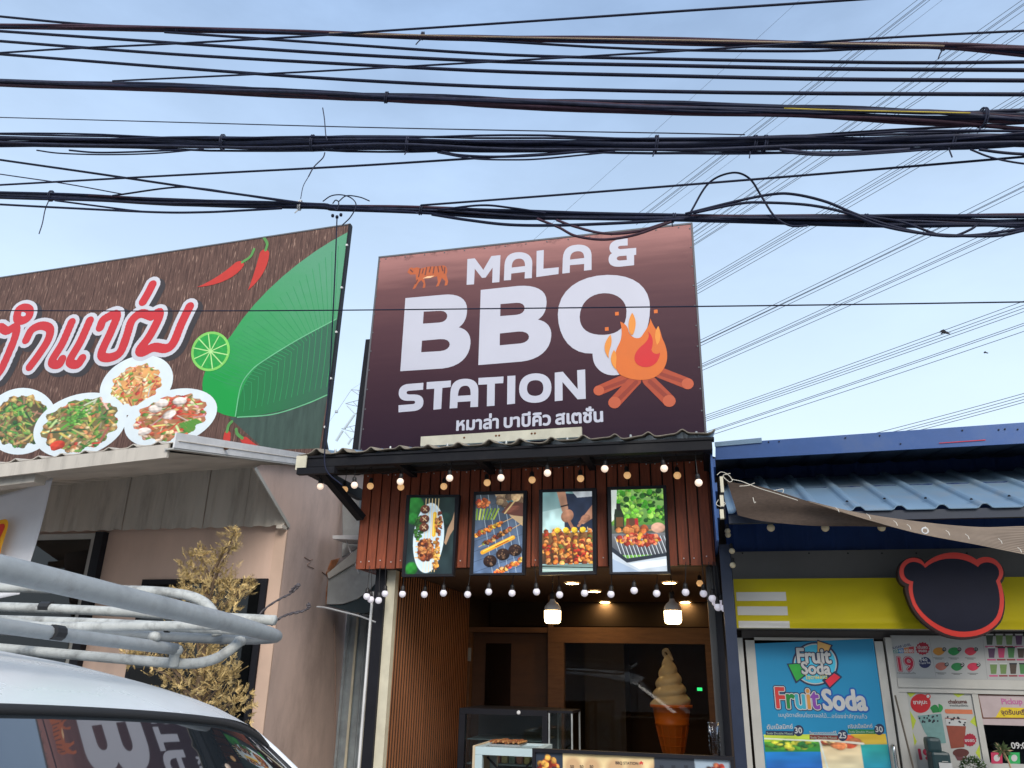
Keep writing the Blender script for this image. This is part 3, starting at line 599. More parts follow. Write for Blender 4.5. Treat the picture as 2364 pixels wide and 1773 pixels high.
def pic_b():
    p = Pic(128, 220, (70, 84, 100)); p.grad((62, 70, 78), (84, 104, 134)); p.noise(.35, 8)
    for k in range(9): p.line(-.1, .1+.13*k, 1.1, .1+.13*k-.25, .008, (40, 50, 64)); 
    for k in range(7): p.line(.1+.16*k, 0, .1+.16*k+.3, 1, .008, (170, 186, 200))
    p.poly([(.4, 0), (1, 0), (1, .42), (.75, .3)], (176, 150, 116)); p.scatter(16, [(190, 160, 120), (120, 96, 74), (70, 120, 130)], .72, .08, .25, .06, .08)
    p.poly([(.55, .24), (.72, .1), (1.05, .12), (1.05, .3), (.8, .28)], (92, 54, 44)); p.ell(.78, .2, .16, .07, (128, 76, 60), -.3, shade=.4); p.line(.62, .25, .85, .07, .03, (206, 176, 120))
    p.scatter(22, [(196, 96, 50), (220, 130, 70), (160, 60, 40)], .14, .11, .14, .05, .05)
    for k in range(7): p.line(.03+.06*k, .32, .0+.075*k+.04, .19, .035, random.choice([(150, 170, 60), (188, 200, 96), (110, 140, 44)]))
    for (x0, y0, x1, y1, cols) in ((.02, .52, .55, .38, [(206, 120, 44), (232, 166, 74), (170, 84, 36)]), (.2, .64, .75, .45, MEAT), (.45, 1.0, 1.0, .84, [(224, 140, 70), (240, 180, 110), (190, 96, 50)])):
        p.line(x0-.1, y0+.03, x1+.3, y1-.09, .014, (196, 160, 110))
        for t in np.linspace(0, 1, 40): p.ell(x0+(x1-x0)*t+random.uniform(-.02, .02), y0+(y1-y0)*t+random.uniform(-.02, .02),   .042, .034, tuple(min(255, v*random.uniform(.75, 1.2)) for v in random.choice(cols)), random.random()*3, shade=.6)
    p.line(.18, .74, .8, .56, .09, (206, 148, 40)); p.line(.2, .725, .8, .55, .025, (238, 196, 86)); p.line(.45, .67, .7, .6, .03, (170, 90, 30))
    for cx, cy in ((.34, .85), (.6, .77), (.85, .72)):
        p.ell(cx, cy, .14, .13, (46, 30, 26), shade=.6); p.scatter(14, [(120, 92, 70), (86, 60, 46)], cx, cy, .1, .06, .018)
    return p
def pic_c():
    p = Pic(136, 224, (150, 184, 186)); p.grad((110, 150, 150), (170, 200, 200), 0, .5); p.poly([(0, .25), (.45, .2), (.45, .6), (0, .6)], (176, 206, 204)); p.poly([(.42, .02), (1, .05), (1, .5), (.45, .5)], (34, 44, 66)); p.noise(.15, 6)
    p.poly([(.6, 0), (1, 0), (1, .07), (.7, .08)], (190, 196, 200))
    p.poly([(.28, -.02), (.46, -.02), (.52, .22), (.40, .26)], (176, 130, 104)); p.ell(.5, .31, .12, .14, (168, 118, 92), .5, shade=.35); p.line(.52, .36, .6, .46, .06, (158, 108, 84)); p.line(.38, .19, .52, .17, .03, (30, 24, 26))
    p.poly([(1.02, .16), (1.02, .34), (.82, .42), (.72, .4)], (170, 122, 96)); p.ell(.86, .35, .1, .08, (160, 112, 88), -.6, shade=.35); p.line(.8, .38, .72, .44, .05, (150, 104, 80))
    p.grad((120, 84, 50), (60, 44, 34), .52, .9); p.noise(.3, 10)
    for k in range(7):
        x = .08+.14*k; p.line(x-.02, .46, x+.05, .95, .014, (214, 190, 140))
        for t in range(16): 
            c = random.choice([(186, 108, 50), (206, 150, 62), (150, 68, 40), (176, 52, 40), (130, 62, 38), (206, 138, 80), (120, 80, 44), (96, 104, 48)])
            p.ell(x+t*.003+random.uniform(-.025, .025), .50+t*.027, .05, .042, c, random.random()*3, shade=.65)
    for k in range(4): p.ell(.3+.17*k, .49, .06, .06, (232, 190, 52), shade=.5)
    p.scatter(36, [(206, 120, 50), (228, 166, 90), (190, 54, 40), (120, 56, 36)], .5, .76, .48, .14, .05, ring=False)
    p.grad((92, 110, 104), (150, 176, 170), .91, 1); p.line(0, .93, 1, .96, .02, (30, 40, 38)); p.line(0, .97, 1, 1.0, .015, (200, 216, 210))
    return p
def pic_d():
    p = Pic(136, 220, (110, 170, 70)); p.grad((150, 196, 110), (60, 120, 40), 0, .5)
    p.scatter(120, [(70, 160, 40), (120, 196, 60), (46, 110, 30), (160, 214, 90), (36, 84, 28)], .55, .2, .6, .2, .06, shade=.4, ring=False)
    p.poly([(0, 0), (.12, 0), (.08, .35), (0, .4)], (214, 222, 214)); p.grad((96, 104, 88), (70, 76, 72), .44, .56)
    p.poly([(.07, .24), (.19, .24), (.24, .32), (.24, .5), (.05, .5), (.05, .32)], (34, 46, 30)); p.poly([(.1, .17), (.18, .17), (.18, .26), (.1, .26)], (30, 30, 28)); p.poly([(.09, .34), (.22, .34), (.22, .46), (.09, .46)], (100, 70, 40))
    for x, c in ((.28, (120, 60, 40)), (.40, (170, 40, 44)), (.34, (90, 62, 44))): p.poly([(x, .36), (x+.1, .36), (x+.11, .48), (x-.01, .48)], c)
    p.grad((110, 112, 116), (66, 70, 78), .54, .8)
    for k in range(16): p.line(.06+.07*k, .58, .2+.07*k, .86, .012, (196, 204, 210)); p.line(.08+.07*k, .58, .22+.07*k, .86, .008, (30, 32, 38))
    p.line(.1, .52, .95, .5, .02, (180, 140, 90)); p.scatter(16, [(176, 96, 50), (206, 130, 70), (146, 70, 40)], .4, .5, .28, .03, .06)
    p.ell(.87, .48, .13, .1, (206, 160, 136), shade=.3)
    p.scatter(60, [(168, 56, 44), (196, 92, 66), (140, 40, 36), (214, 130, 90), (224, 164, 60)], .5, .62, .4, .07, .05)
    p.poly([(0, .72), (.25, .86), (1, .8), (1, 1), (0, 1)], (176, 186, 196)); p.poly([(0, .7), (.27, .84), (1, .78), (1, .82), (.27, .89), (0, .76)], (40, 46, 56)); p.poly([(0, .84), (.5, 1), (0, 1)], (150, 166, 186)); p.poly([(.3, .9), (1, .85), (1, .93), (.5, .97)], (206, 212, 218)); p.noise(.1, 6)
    return p
SCR = [((340,350,640,348,605,812,312,815), (360,365,615,362,597,797,330,800), pic_a, 'skewers on an oval white plate', 'leftmost of the four'),
       ((722,332,1022,325,1012,803,697,805), (733,350,1002,343,994,790,718,795), pic_b, 'skewers, corn and mushrooms on a wire grill', 'second from the left'),
       ((1092,320,1418,310,1418,800,1092,805), (1112,335,1392,328,1398,780,1110,788), pic_c, 'two hands turning skewers', 'third from the left'),
       ((1480,305,1812,295,1838,798,1493,800), (1500,322,1795,313,1820,783,1510,788), pic_d, 'a grill before green leaves', 'rightmost of the four')]
SCRM = vcol('screen_glow', .3, .40, .3)
for o_, i_, fn, what, where in SCR:
    Ysc = 5.66; fo = onY(c5, Ysc); O = [fo(o_[k], o_[k+1]) for k in (0, 2, 4, 6)]; I = [fo(i_[k], i_[k+1]) for k in (0, 2, 4, 6)]
    t = thing('display_screen', (sum(p[0] for p in O)/4, Ysc+.03, O[2][1]), f'{where} lit screens, showing {what}', 'screen', 'four lit food screens on the planks')
    fr = MB()
    for a, b, c, d in ((0, 1, 1, 0), (1, 2, 2, 1), (2, 3, 3, 2), (3, 0, 0, 3)):
        A = [(O[a][0], Ysc, O[a][1]), (O[b][0], Ysc, O[b][1]), (I[c][0], Ysc+.004, I[c][1]), (I[d][0], Ysc+.004, I[d][1])]
        fr.prism(A, (0, .05, 0))
    fr.build('bezel', DARKFR, t)
    fn().board('picture', I, Ysc+.008, 0, SCRM, t)
    x0, x1 = O[0][0]+.03, O[1][0]-.03; box('back_case', DARKFR, t, x0, x1, Ysc+.012, Ysc+.048, O[2][1]+.03, O[0][1]-.03)
    xm = (x0+x1)/2
    box('wall_bracket', BLACK, t, xm-.06, xm+.06, Ysc+.0481, 5.775, 2.50, 2.70)

# ================================================================== round bulbs on cords
G1 = mat('bulb_glow_warm_white', (.85, .70, .58), .35, var=.02, emit=.50, emit_col=(1, .74, .56))
G2 = mat('bulb_glow_orange', (.8, .52, .28), .35, var=.02, emit=.42, emit_col=(1, .55, .22))
G3 = mat('bulb_glow_cool', (.66, .64, .70), .4, var=.02, emit=.22, emit_col=(.86, .82, .94))
G4 = mat('bulb_unlit', (.62, .52, .34), .4, var=.04)
bulb_meshes = {}
def bulb(cx, cy, Y, ztop, gm, label, group, dia=.05):
    c = atY(cx, cy, Y); t = thing('light_bulb', (c.x, c.y, c.z), label, 'bulb', group); t.rotation_euler = (random.uniform(-.09, .09), random.uniform(-.09, .09), random.uniform(0, 6))
    r = dia/2
    key = (gm.name, round(dia, 4))
    if key not in bulb_meshes:
        prof = [(0, -r)] + [(r*math.sin(a), -r*math.cos(a)) for a in np.linspace(.25, 2.45, 9)] + [(r*.55, r*.86)]
        g = MB().lathe(prof, c, 16).build('globe', gm, t, smooth=True)
        s = MB().lathe([(r*.60, r*.70), (r*.62, r*.95), (r*.66, r*1.0), (r*.66, r*1.25), (r*.60, r*1.28), (r*.60, r*1.9), (r*.54, r*2.2), (r*.30, r*2.45), (r*.12, r*2.55), (0, r*2.6)], c, 12).build('socket', SOCK, t, smooth=True)
        bulb_meshes[key] = (g.data, s.data)
    else:
        for nm, me in zip(('globe', 'socket'), bulb_meshes[key]):
            o = bpy.data.objects.new(nm, me); COL.objects.link(o); o.parent = t
    if ztop > c.z + r*2.6:
        top = Vector((c.x+random.uniform(-.012, .012), c.y+random.uniform(-.01, .01), ztop))
        MB().tube(spline([c+Vector((0, 0, r*2.5)), c.lerp(top, .5)+Vector((random.uniform(-.006, .006), 0, 0)), top], 4), .0028, 6).build('cord', SOCK, t)
ORD = ['first', 'second', 'third', 'fourth', 'fifth', 'sixth', 'seventh', 'eighth', 'ninth', 'tenth', 'eleventh', 'twelfth', 'thirteenth', 'fourteenth', 'fifteenth', 'sixteenth', 'seventeenth', 'eighteenth', 'nineteenth', 'twentieth', 'twenty-first', 'twenty-second', 'twenty-third', 'twenty-fourth']
R1 = [(739.6, 1123)] + [c5(*p) for p in ((45, 295), (305, 275), (585, 255), (876, 253), (1140, 226), (1465, 202), (1802, 200), (1998, 281))]
for i, p in enumerate(R1): bulb(*p, 5.28, 3.07, G1, f'glowing white bulb, {ORD[i]} from the left in the row hanging off the roof edge', 'bulbs along the roof edge', .052)
R2 = [(795.5, 1130)] + [c5(*p) for p in ((135, 300), (308, 306), (552, 302), (798, 281), (1053, 265), (1328, 257), (1593, 239), (1877, 240))]
for i, p in enumerate(R2): bulb(*p, 5.60, 3.13, G2, f'dimmer orange bulb, {ORD[i]} from the left in the row close to the planks', 'orange bulbs close to the planks', .054)
R3 = [(846.6, 1376.7), (856, 1384), (874, 1386), (888.7, 1370.5)] + [c6(*p) for p in ((182, 188), (315, 190), (431, 182), (578, 190), (706, 174), (848, 182), (997, 174), (1137, 192), (1289, 182), (1449, 189), (1590, 166), (1727, 184), (1903, 177), (2012, 185), (2066, 215), (2085, 240), (2100, 268), (2118, 245), (2140, 275))]
for i, p in enumerate(R3):
    bulb(*p, 5.72 + (.05 if i % 2 else 0), 2.36, G3, f'cool white bulb, {ORD[i]} from the left in the lowest row under the screens', 'cool bulbs under the screens', .052)
bulb(*c6(1989, 122), 6.3, 2.36, G2, 'lone orange bulb under the right end of the plank canopy', None, .05)
# festoon wire sagging along the planks
fw = MB()
pts = []
for i in range(len(R2)-1):
    a, b = atY(R2[i][0], 1085, 5.6), atY(R2[i+1][0], 1085, 5.6); a.z = b.z = 3.12
    for t in np.linspace(0, 1, 8)[:-1]: q = a.lerp(b, t); q.z -= .06*4*t*(1-t); pts.append(q)
fw.tube(pts, .004, 6)
tag(fw.build('festoon_wire', SOCK), 'black festoon wire sagging along the top of the planks', 'wire')

# two big shop lamps
PB = mat('lamp_body_white', (.62, .60, .58), .4, var=.03); PG = mat('lamp_glow', (1, .86, .62), .4, var=.02, emit=13, emit_col=(1, .70, .34))
for i, (x, where) in enumerate(((-1.184, 'left'), (-.229, 'right'))):
    c = Vector((x, 6.4, 1.975)); t = thing('pendant_lamp', c, f'big bottle-shaped LED lamp, {where} one of the pair hanging in the stall opening', 'lamp', 'pair of big lamps in the stall opening')
    MB().lathe([(0, 0), (.05, .002), (.062, .012), (.066, .03), (.067, .098)], c, 24).build('diffuser', PG, t, smooth=True)
    MB().lathe([(.067, .099), (.068, .11), (.064, .13), (.045, .155), (.026, .17), (.02, .185), (.02, .20), (0, .2)], c, 24).build('housing', PB, t, smooth=True)
    MB().lathe([(.022, .19), (.024, .23), (.012, .25), (0, .25)], c, 12).build('socket', SOCK, t)
    MB().tube([c+Vector((0, 0, .245)), c+Vector((0, 0, .39))], .004, 6).build('cord', SOCK, t)

# ================================================================== things in the stall
# soft-serve cone
Yc = 8.35
def fp(x, y): return atY(*c6(x, y), Yc)
top, rim, bot = fp(1795, 535), fp(1815, 860), fp(1828, 1165)
cx = rim.x; kx = pxm(*c6(1815, 860), Yc)/2.633
cone = thing('ice_cream_model', (cx, Yc, bot.z-.1), 'giant soft-serve ice cream model with orange cone behind the shop glass', 'model')
OC = mat('orange_plastic', (.85, .20, .02), .35, var=.06); VC = mat('vanilla_plastic', (.80, .68, .48), .35, var=.05)
H = rim.z-bot.z; r0, r1 = 62*kx, 118*kx
MB().lathe([(0, 0), (r0*.82, 0), (r0, H*.0+.01), (r1*.8, H*.58), (r1*.86, H*.6), (r1*.86, H*.63), (r1*.84, H*.64), (r1*.95, H*.93), (r1*1.07, H*.94), (r1*1.08, H), (r1*.9, H)], (cx, Yc, bot.z), 28).build('cone_body', OC, cone, smooth=True)
g = MB()
for k in range(14):
    a = k/14*2*math.pi; g.tube([(cx+(r0+.003)*math.cos(a), Yc+(r0+.003)*math.sin(a), bot.z+.02), (cx+(r1*.8+.003)*math.cos(a), Yc+(r1*.8+.003)*math.sin(a), bot.z+H*.57)], .004, 5)
for zz in (.18, .36): 
    rr = r0+(r1*.8-r0)*zz/.58+.003; g.tube([(cx+rr*math.cos(a), Yc+rr*math.sin(a), bot.z+H*zz) for a in np.linspace(0, 6.283, 28)], .004, 5)
g.build('waffle_ribs', OC, cone)
HT = top.z-rim.z; sw = []; nt = 60; nr = 36
def fsw(u, v):          # stacked soft-serve folds, winding slowly upwards
    a = u*2*math.pi; ph = v*4.6 - u; env = r1*1.02*(1-v)**.62*(1-.12*v)
    r_ = env*(.86+.20*abs(math.sin(math.pi*ph))**.8); return (cx+r_*math.cos(a)-.012*v, Yc+r_*math.sin(a), rim.z+HT*.93*v)
g = MB().sheet(nr, nt, fsw)
g.build('swirl', VC, cone, smooth=True)
MB().tube(spline([(cx-.015, Yc, rim.z+HT*.86), (cx-.045, Yc, rim.z+HT*.93), (cx-.045, Yc, rim.z+HT*1.0), (cx-.015, Yc, rim.z+HT*1.02), (cx+.01, Yc, rim.z+HT*.93), (cx+.03, Yc, rim.z+HT*.82)], 6), .017, 8).build('tip_curl', VC, cone, smooth=True)
box('stand', DARKFR, cone, cx-.12, cx+.12, Yc-.1, Yc+.1, bot.z-.1, bot.z-.001)
tag(box('side_table', mat('table_wood', (.12, .07, .04), .5), None, cx-.2, cx+.2, Yc-.16, Yc+.16, 0, bot.z-.101), 'plain wooden table carrying the giant ice cream model', 'table')
# display fridge
GLS = glass('case_glass', (.72, .78, .78), 1.5)
fg = thing('display_fridge', (-1.53, 6.9, 0), 'black framed glass display fridge beside the fluted wall', 'fridge')
x0, x1, zt = -2.0, -1.262, 1.318
box('body', DARKFR, fg, x0, x1, 6.66, 7.25, .03, .7)
box('top', DARKFR, fg, x0, x1, 6.6, 7.25, 1.275, zt)
for a, b in ((x0, x0+.05), (x1-.045, x1)): box('upright', DARKFR, fg, a, b, 6.6, 6.655, .03, 1.274)
box('back', mat('fridge_back', (.10, .11, .11), .4), fg, x0, x1, 7.2, 7.25, .7, 1.274)
box('glass_front', GLS, fg, x0+.051, x1-.046, 6.62, 6.626, .7, 1.274)
for zz in (.9, 1.08): box('shelf', GALV, fg, x0+.06, x1-.05, 6.66, 7.19, zz, zz+.008)
MB().lathe([(0, -.006), (.014, -.004), (.016, 0)], (-1.50, 6.599, 1.297), 16, 'y').build('lock', FLASH, fg)
for i in range(9): MB().bbox(x0+.09+i*.062, x0+.14+i*.062, 6.7, 6.95, .91, .98+random.uniform(-.02, .05), b=.01).build('food_pack', mat('pack_%d' % (i % 3), [(.3, .1, .05), (.35, .25, .1), (.12, .14, .1)][i % 3], .5), fg)
sc_ = thing('glass_cabinet', (-1.16, 6.9, 0), 'slim glass cabinet with metal edges right of the black fridge', 'cabinet')
x0, x1 = -1.255, -1.06
for a in (x0, x1-.012):
    for yy in (6.6, 7.0): box('corner_post', GALV, sc_, a, a+.012, yy, yy+.012, .03, 1.30)
box('cap', DARKFR, sc_, x0, x1, 6.6, 7.012, 1.301, 1.32)
box('pane', GLS, sc_, x0+.013, x1-.013, 6.604, 6.609, .2, 1.30); box('base', DARKFR, sc_, x0, x1, 6.6, 7.012, 0, .029)
# pale blue framed counter case
rk = thing('counter_case', (-1.3, 5.75, 0), 'pale blue framed counter case with glass sides in front of the fridge', 'display case')
PBL = mat('pale_blue_frame', (.42, .52, .54), .45, var=.06)
x0, x1 = -1.573, -1.12
for a in (x0, x1-.05):
    for yy in (5.6, 6.0): box('leg', PBL, rk, a, a+.05, yy, yy+.04, 0, 1.07)
box('top_rail', PBL, rk, x0, x1, 5.6, 5.64, 1.071, 1.12); box('top_rail', PBL, rk, x0, x1, 6.0, 6.04, 1.071, 1.12)
for a in (x0, x1-.05): box('side_rail', PBL, rk, a, a+.05, 5.641, 5.999, 1.071, 1.119)
box('end_trim', mat('raw_ply', (.5, .40, .27), .7), rk, x0-.018, x0-.001, 5.6, 6.04, .6, 1.125)
MB().bar((x0+.06, 5.7, 1.05), (x1-.06, 5.7, .75), .012, .012).build('cross_wire', DARKFR, rk); MB().bar((x0+.06, 5.71, .75), (x1-.06, 5.71, 1.05), .012, .012).build('cross_wire', DARKFR, rk)
box('glass_top', GLS, rk, x0+.051, x1-.051, 5.645, 5.995, 1.10, 1.106)
tr = thing('food_tray', (-1.4, 5.8, 1.122), 'small metal tray heaped with grilled skewers on the pale blue case', 'tray')
box('pan', GALV, tr, -1.5, -1.28, 5.68, 5.92, 1.1221, 1.133)
for i in range(12): MB().tube([(-1.49+i*.018, 5.69, 1.142+random.uniform(0, .012)), (-1.47+i*.018, 5.8, 1.146+random.uniform(0, .012)), (-1.48+i*.018, 5.9, 1.142)], .009, 6).build('skewer', mat('grilled_%d' % (i % 2), [(.24, .08, .03), (.36, .17, .06)][i % 2], .5, var=.4, scale=60), tr)
# menu counter board along the bottom
mb = thing('menu_board', (-.49, 5.3, 0), 'wide black framed menu board with food photos and yellow prices at the counter front', 'menu board')
mx0, mx1, mz1 = -1.108, .125, 1.15
box('frame_rail', DARKFR, mb, mx0, mx1, 5.28, 5.32, mz1-.02, mz1); 
for a in (mx0, mx1-.02): box('frame_rail', DARKFR, mb, a, a+.02, 5.28, 5.32, .55, mz1-.021)
box('counter_body', mat('counter_brown', (.12, .07, .04), .6), mb, mx0+.01, mx1-.01, 5.32, 5.6, 0.0, mz1-.05)
p = Pic(240, 110, (226, 200, 150)); p.grad((224, 200, 150), (232, 214, 176)); p.noise(.2, 9)
p.poly([(0, 0), (.145, 0), (.145, 1), (0, 1)], (46, 56, 70)); p.scatter(60, [(180, 60, 40), (214, 110, 50), (130, 40, 30), (230, 170, 80)], .07, .3, .07, .25, .018)
for cx_ in (.3, .52, .64, .2, .42): p.ell(cx_, .15, .045, .05, (196, 160, 120), soft=6)
p.poly([(.62, 0), (.82, 0), (.9, 1), (.6, 1)], (60, 66, 76)); p.poly([(.82, 0), (1, 0), (1, 1), (.86, 1)], (150, 166, 180)); p.scatter(26, [(170, 60, 44), (60, 40, 36), (206, 120, 80)], .93, .2, .05, .15, .02)
for i, cx_ in enumerate((.19, .24, .28, .33, .38, .645, .71, .77)): p.ell(cx_, .42 + .02*(i % 2), .02, .022, (236, 190, 40), soft=1)
p.board('print', [(mx0+.021, mz1-.021), (mx1-.021, mz1-.021), (mx1-.021, .62), (mx0+.021, .62)], 5.30, 0, vcol('menu_print', .4, 0), mb)
print_text('lettering', 'BBQ STATION', (1478, 1222), (1615, 1226), c6, 5.30, 2, INK, mb, bold=.02)
for x_ in (1212, 1270, 1330, 1757, 1828, 1905): print_text('price', '50', (x_-10, 1246), (x_+12, 1247), c6, 5.30, 2, INK, mb, bold=.02)
print_stroke('mark', [[(1633, 1206), (1626, 1222)], [(1633, 1206), (1640, 1222)], [(1624, 1214), (1643, 1214)]], 5, c6, 5.30, 2, RED, mb)
# stacked clear cups
cu = thing('cup_stack', (.02, 5.45, 1.10), 'stack of clear plastic cups at the right end of the counter', 'cups')
for i in range(6):
    z = 1.1+i*.026; MB().lathe([(.026, 0), (.034, .09), (.037, .092), (.037, .097)], (.02, 5.45, z), 18).build('cup', glass('clear_plastic', (.86, .88, .9), 1.45, .05), cu, smooth=True)

# ================================================================== pink house on the left
XS = -3.41                                   # its side wall
hs = thing('pink_house', (-5.6, 6.3, 0), 'pink plastered house with a grey sheet eave and white flashing on the left', 'house')
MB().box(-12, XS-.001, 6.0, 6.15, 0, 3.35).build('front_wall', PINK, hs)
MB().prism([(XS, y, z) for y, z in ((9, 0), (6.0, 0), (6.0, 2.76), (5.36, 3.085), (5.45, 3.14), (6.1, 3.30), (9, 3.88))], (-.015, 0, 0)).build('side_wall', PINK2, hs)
# exposed brick and cracks on the side wall
BR = mat('exposed_brick', (.36, .13, .05), .9, var=.5, scale=14, bump=.5, bscale=40, dirt=(.5, .42, .34), dirt_amt=.9, dscale=9)
for poly in ([(318, 720), (345, 655), (385, 645), (372, 668), (352, 700), (330, 745)], [(318, 870), (320, 800), (330, 745), (352, 735), (345, 800), (338, 868)]):
    q = [atX(*c4(*p), XS+.004) for p in poly]; MB().prism(q, (.006, 0, 0)).build('peeled_patch', BR, hs)
for L in ([(215, 640), (240, 655), (255, 650)], [(245, 665), (230, 680), (262, 695)], [(300, 712), (318, 725)], [(360, 960), (365, 1200), (362, 1640)]):
    q = [atX(*c4(*p), XS+.003) for p in L]; MB().tube(spline(q, 4), .0035 if len(L) == 3 and L[0][1] < 900 else .005, 5).build('crack', mat('crack_edge', (.30, .2, .16), .9), hs)
# roof with sheets, eave board and rake flashing
def ezl(x): return 2.975 + (x-XS)*.062          # eave falls to the left
EY = 4.33
def fr(u, v):
    x = -7.2+u*(XS+.06+7.2); y = EY+v*3.6; t = (x/.19) % 1
    return (x, y, ezl(x)+(y-EY)*(.19+.02*0)+.022*max(0, 1-abs(t-.5)/.2) + .03)
solid(MB().sheet(240, 6, fr).build('roof_sheet', SHEETG, hs), .006, 0)
MB().prism([(-7.2, EY-.012, ezl(-7.2)-.075), (XS-.005, EY-.012, ezl(XS)-.075), (XS-.005, EY-.012, ezl(XS)+.02), (-7.2, EY-.012, ezl(-7.2)+.02)], (0, .02, 0)).build('eave_board', SHEETG, hs)
MB().prism([(-7.2, EY+.05, ezl(-7.2)-.13), (-4.5, EY+.05, ezl(-4.5)-.12), (-4.5, EY+.05, ezl(-4.5)-.06), (-7.2, EY+.05, ezl(-7.2)-.06)], (0, .1, 0)).build('gutter_box', SHEETG, hs)
a0, a1 = Vector((XS+.055, EY-.03, ezl(XS)-.015)), Vector((XS+.055, 7.6, ezl(XS)-.015+.19*(7.6-EY)))
MB().prism([a0, a1, a1+Vector((0, 0, .105)), a0+Vector((0, 0, .105))], (-.012, 0, 0)).build('rake_flashing', FLASH, hs)
MB().prism([a0+Vector((-.004, 0, -.012)), a1+Vector((-.004, 0, -.012)), a1+Vector((-.004, 0, -.001)), a0+Vector((-.004, 0, -.001))], (-.07, 0, 0)).build('flashing_lip', ALU, hs)
MB().sheet(2, 2, lambda u, v: (-7.2+u*(XS+7.2-.02), EY+.02+v*1.6, (ezl(-7.2+u*(XS+7.2))-.03)*(1-v)+v*3.27)).build('soffit', mat('soffit_grey', (.48, .45, .40), .8, var=.2, scale=3), hs)
MB().lathe([(0, -.01), (.012, -.006), (.02, 0)], (XS+.07, EY+.52, ezl(XS)+.13), 8).build('flashing_bolt', mat('rust', (.16, .06, .02), .9), hs)
# sloping sheet hood between eave and wall, sheet by sheet
xs = [-7.3, -6.5, -5.65, -5.02, -4.62, -4.2, -3.8, XS+.0]
for i in range(len(xs)-1):
    def fh(u, v, a=xs[i], b=xs[i+1]):
        x = a+.003+u*(b-a-.006); t = (x/.2) % 1; off = .012*max(0, 1-abs(t-.5)/.18)
        return (x, 5.93 - off + .004*(i % 2), 3.33+.05*(x-XS)*.6-(.60+.05*(x-XS)*.6+.006*math.sin(x*40))*v)
    solid(MB().sheet(26, 4, fh).build('hood_sheet', SHEETG, hs), .004, 0)
MB().bar((XS+.005, 5.36, 3.09), (XS+.005, 6.0, 2.735), .012, .03).build('hood_end_trim', ALU, hs)
box('hood_sill', SHEETG, hs, XS-.06, XS-.002, 5.90, 5.999, 2.705, 2.735)
# windows
wd = box('window', DARKFR, hs, -4.745, -3.535, 5.975, 5.999, 1.0, 2.30)
box('pane', glass('dark_window_glass', (.10, .11, .12), 1.5), wd, -4.70, -3.59, 5.968, 5.974, 1.0, 2.255)
box('window_room', mat('dark_room', (.03, .032, .035), .7), wd, -4.70, -3.59, 5.9745, 5.9749, 1.0, 2.25)
wd = box('window', ALU, hs, -6.6, -5.30, 5.975, 5.999, 1.2, 2.715)
box('pane', glass('dim_window_glass', (.3, .3, .28), 1.55), wd, -6.55, -5.36, 5.968, 5.974, 1.2, 2.66)
box('blind', mat('blind_grey', (.14, .135, .12), .6, var=.2, scale=4, stretch=(1, 1, 9)), wd, -6.55, -5.36, 5.9742, 5.9748, 1.2, 2.66)
box('downpipe', DARKFR, hs, -5.285, -5.20, 5.93, 5.998, 0, 2.72)
box('corner_band', mat('corner_plaster', (.56, .40, .31), .75, var=.06), hs, -3.52, XS-.002, 5.985, 5.9985, 0, 2.74)
# narrow gap between the two buildings: ribbed sheet and a curved metal hood
gp = thing('ribbed_sheet_wall', (-3.0, 7.35, 0), 'ribbed grey metal sheet closing the gap between pink house and stall', 'wall')
def fg_(u, v):
    x = -3.40+u*.95; t = (x/.085) % 1
    return (x, 7.30-.02*max(0, 1-abs(t-.5)/.22)+.012*math.sin(x*40)*0, v*3.3)
MB().sheet(150, 2, fg_).build('sheet', GALVD, gp)
for xx in (-3.27, -3.11, -2.94): MB().bbox(xx-.012, xx+.012, 7.262, 7.2795, 0, 2.3, b=.004).build('rib', CREAM, gp)
hd = thing('metal_hood', (-3.0, 6.7, 2.1), 'curved galvanised metal hood in the gap beside the peeling pink wall', 'hood')
Yh = 6.72
def P4(L, Y): return [atY(*c4(*p), Y) for p in L]
MB().prism(P4([(322, 868), (330, 745), (470, 655), (560, 700), (582, 738), (530, 800), (470, 842), (400, 866)], Yh), (0, .012, 0)).build('side_plate', GALV, hd)
MB().prism(P4([(330, 745), (325, 720), (470, 600), (480, 655)], Yh-.03), (0, .06, 0)).build('flange', ALU, hd)
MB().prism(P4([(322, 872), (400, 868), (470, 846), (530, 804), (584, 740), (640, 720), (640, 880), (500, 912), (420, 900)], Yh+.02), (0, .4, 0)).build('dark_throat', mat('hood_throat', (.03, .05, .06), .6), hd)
MB().prism(P4([(398, 330), (400, 520), (395, 640), (480, 590), (480, 330)], Yh+.25), (0, .02, 0)).build('upper_sheet', GALV, hd)
MB().prism(P4([(350, 535), (352, 552), (485, 556), (485, 534)], Yh-.1), (0, .3, 0)).build('ledge', FLASH, hd)
MB().tube([atY(*c4(415, 560), Yh-.02), atY(*c4(478, 720), Yh-.02)], .006, 6).build('stay_rod', FLASH, hd)

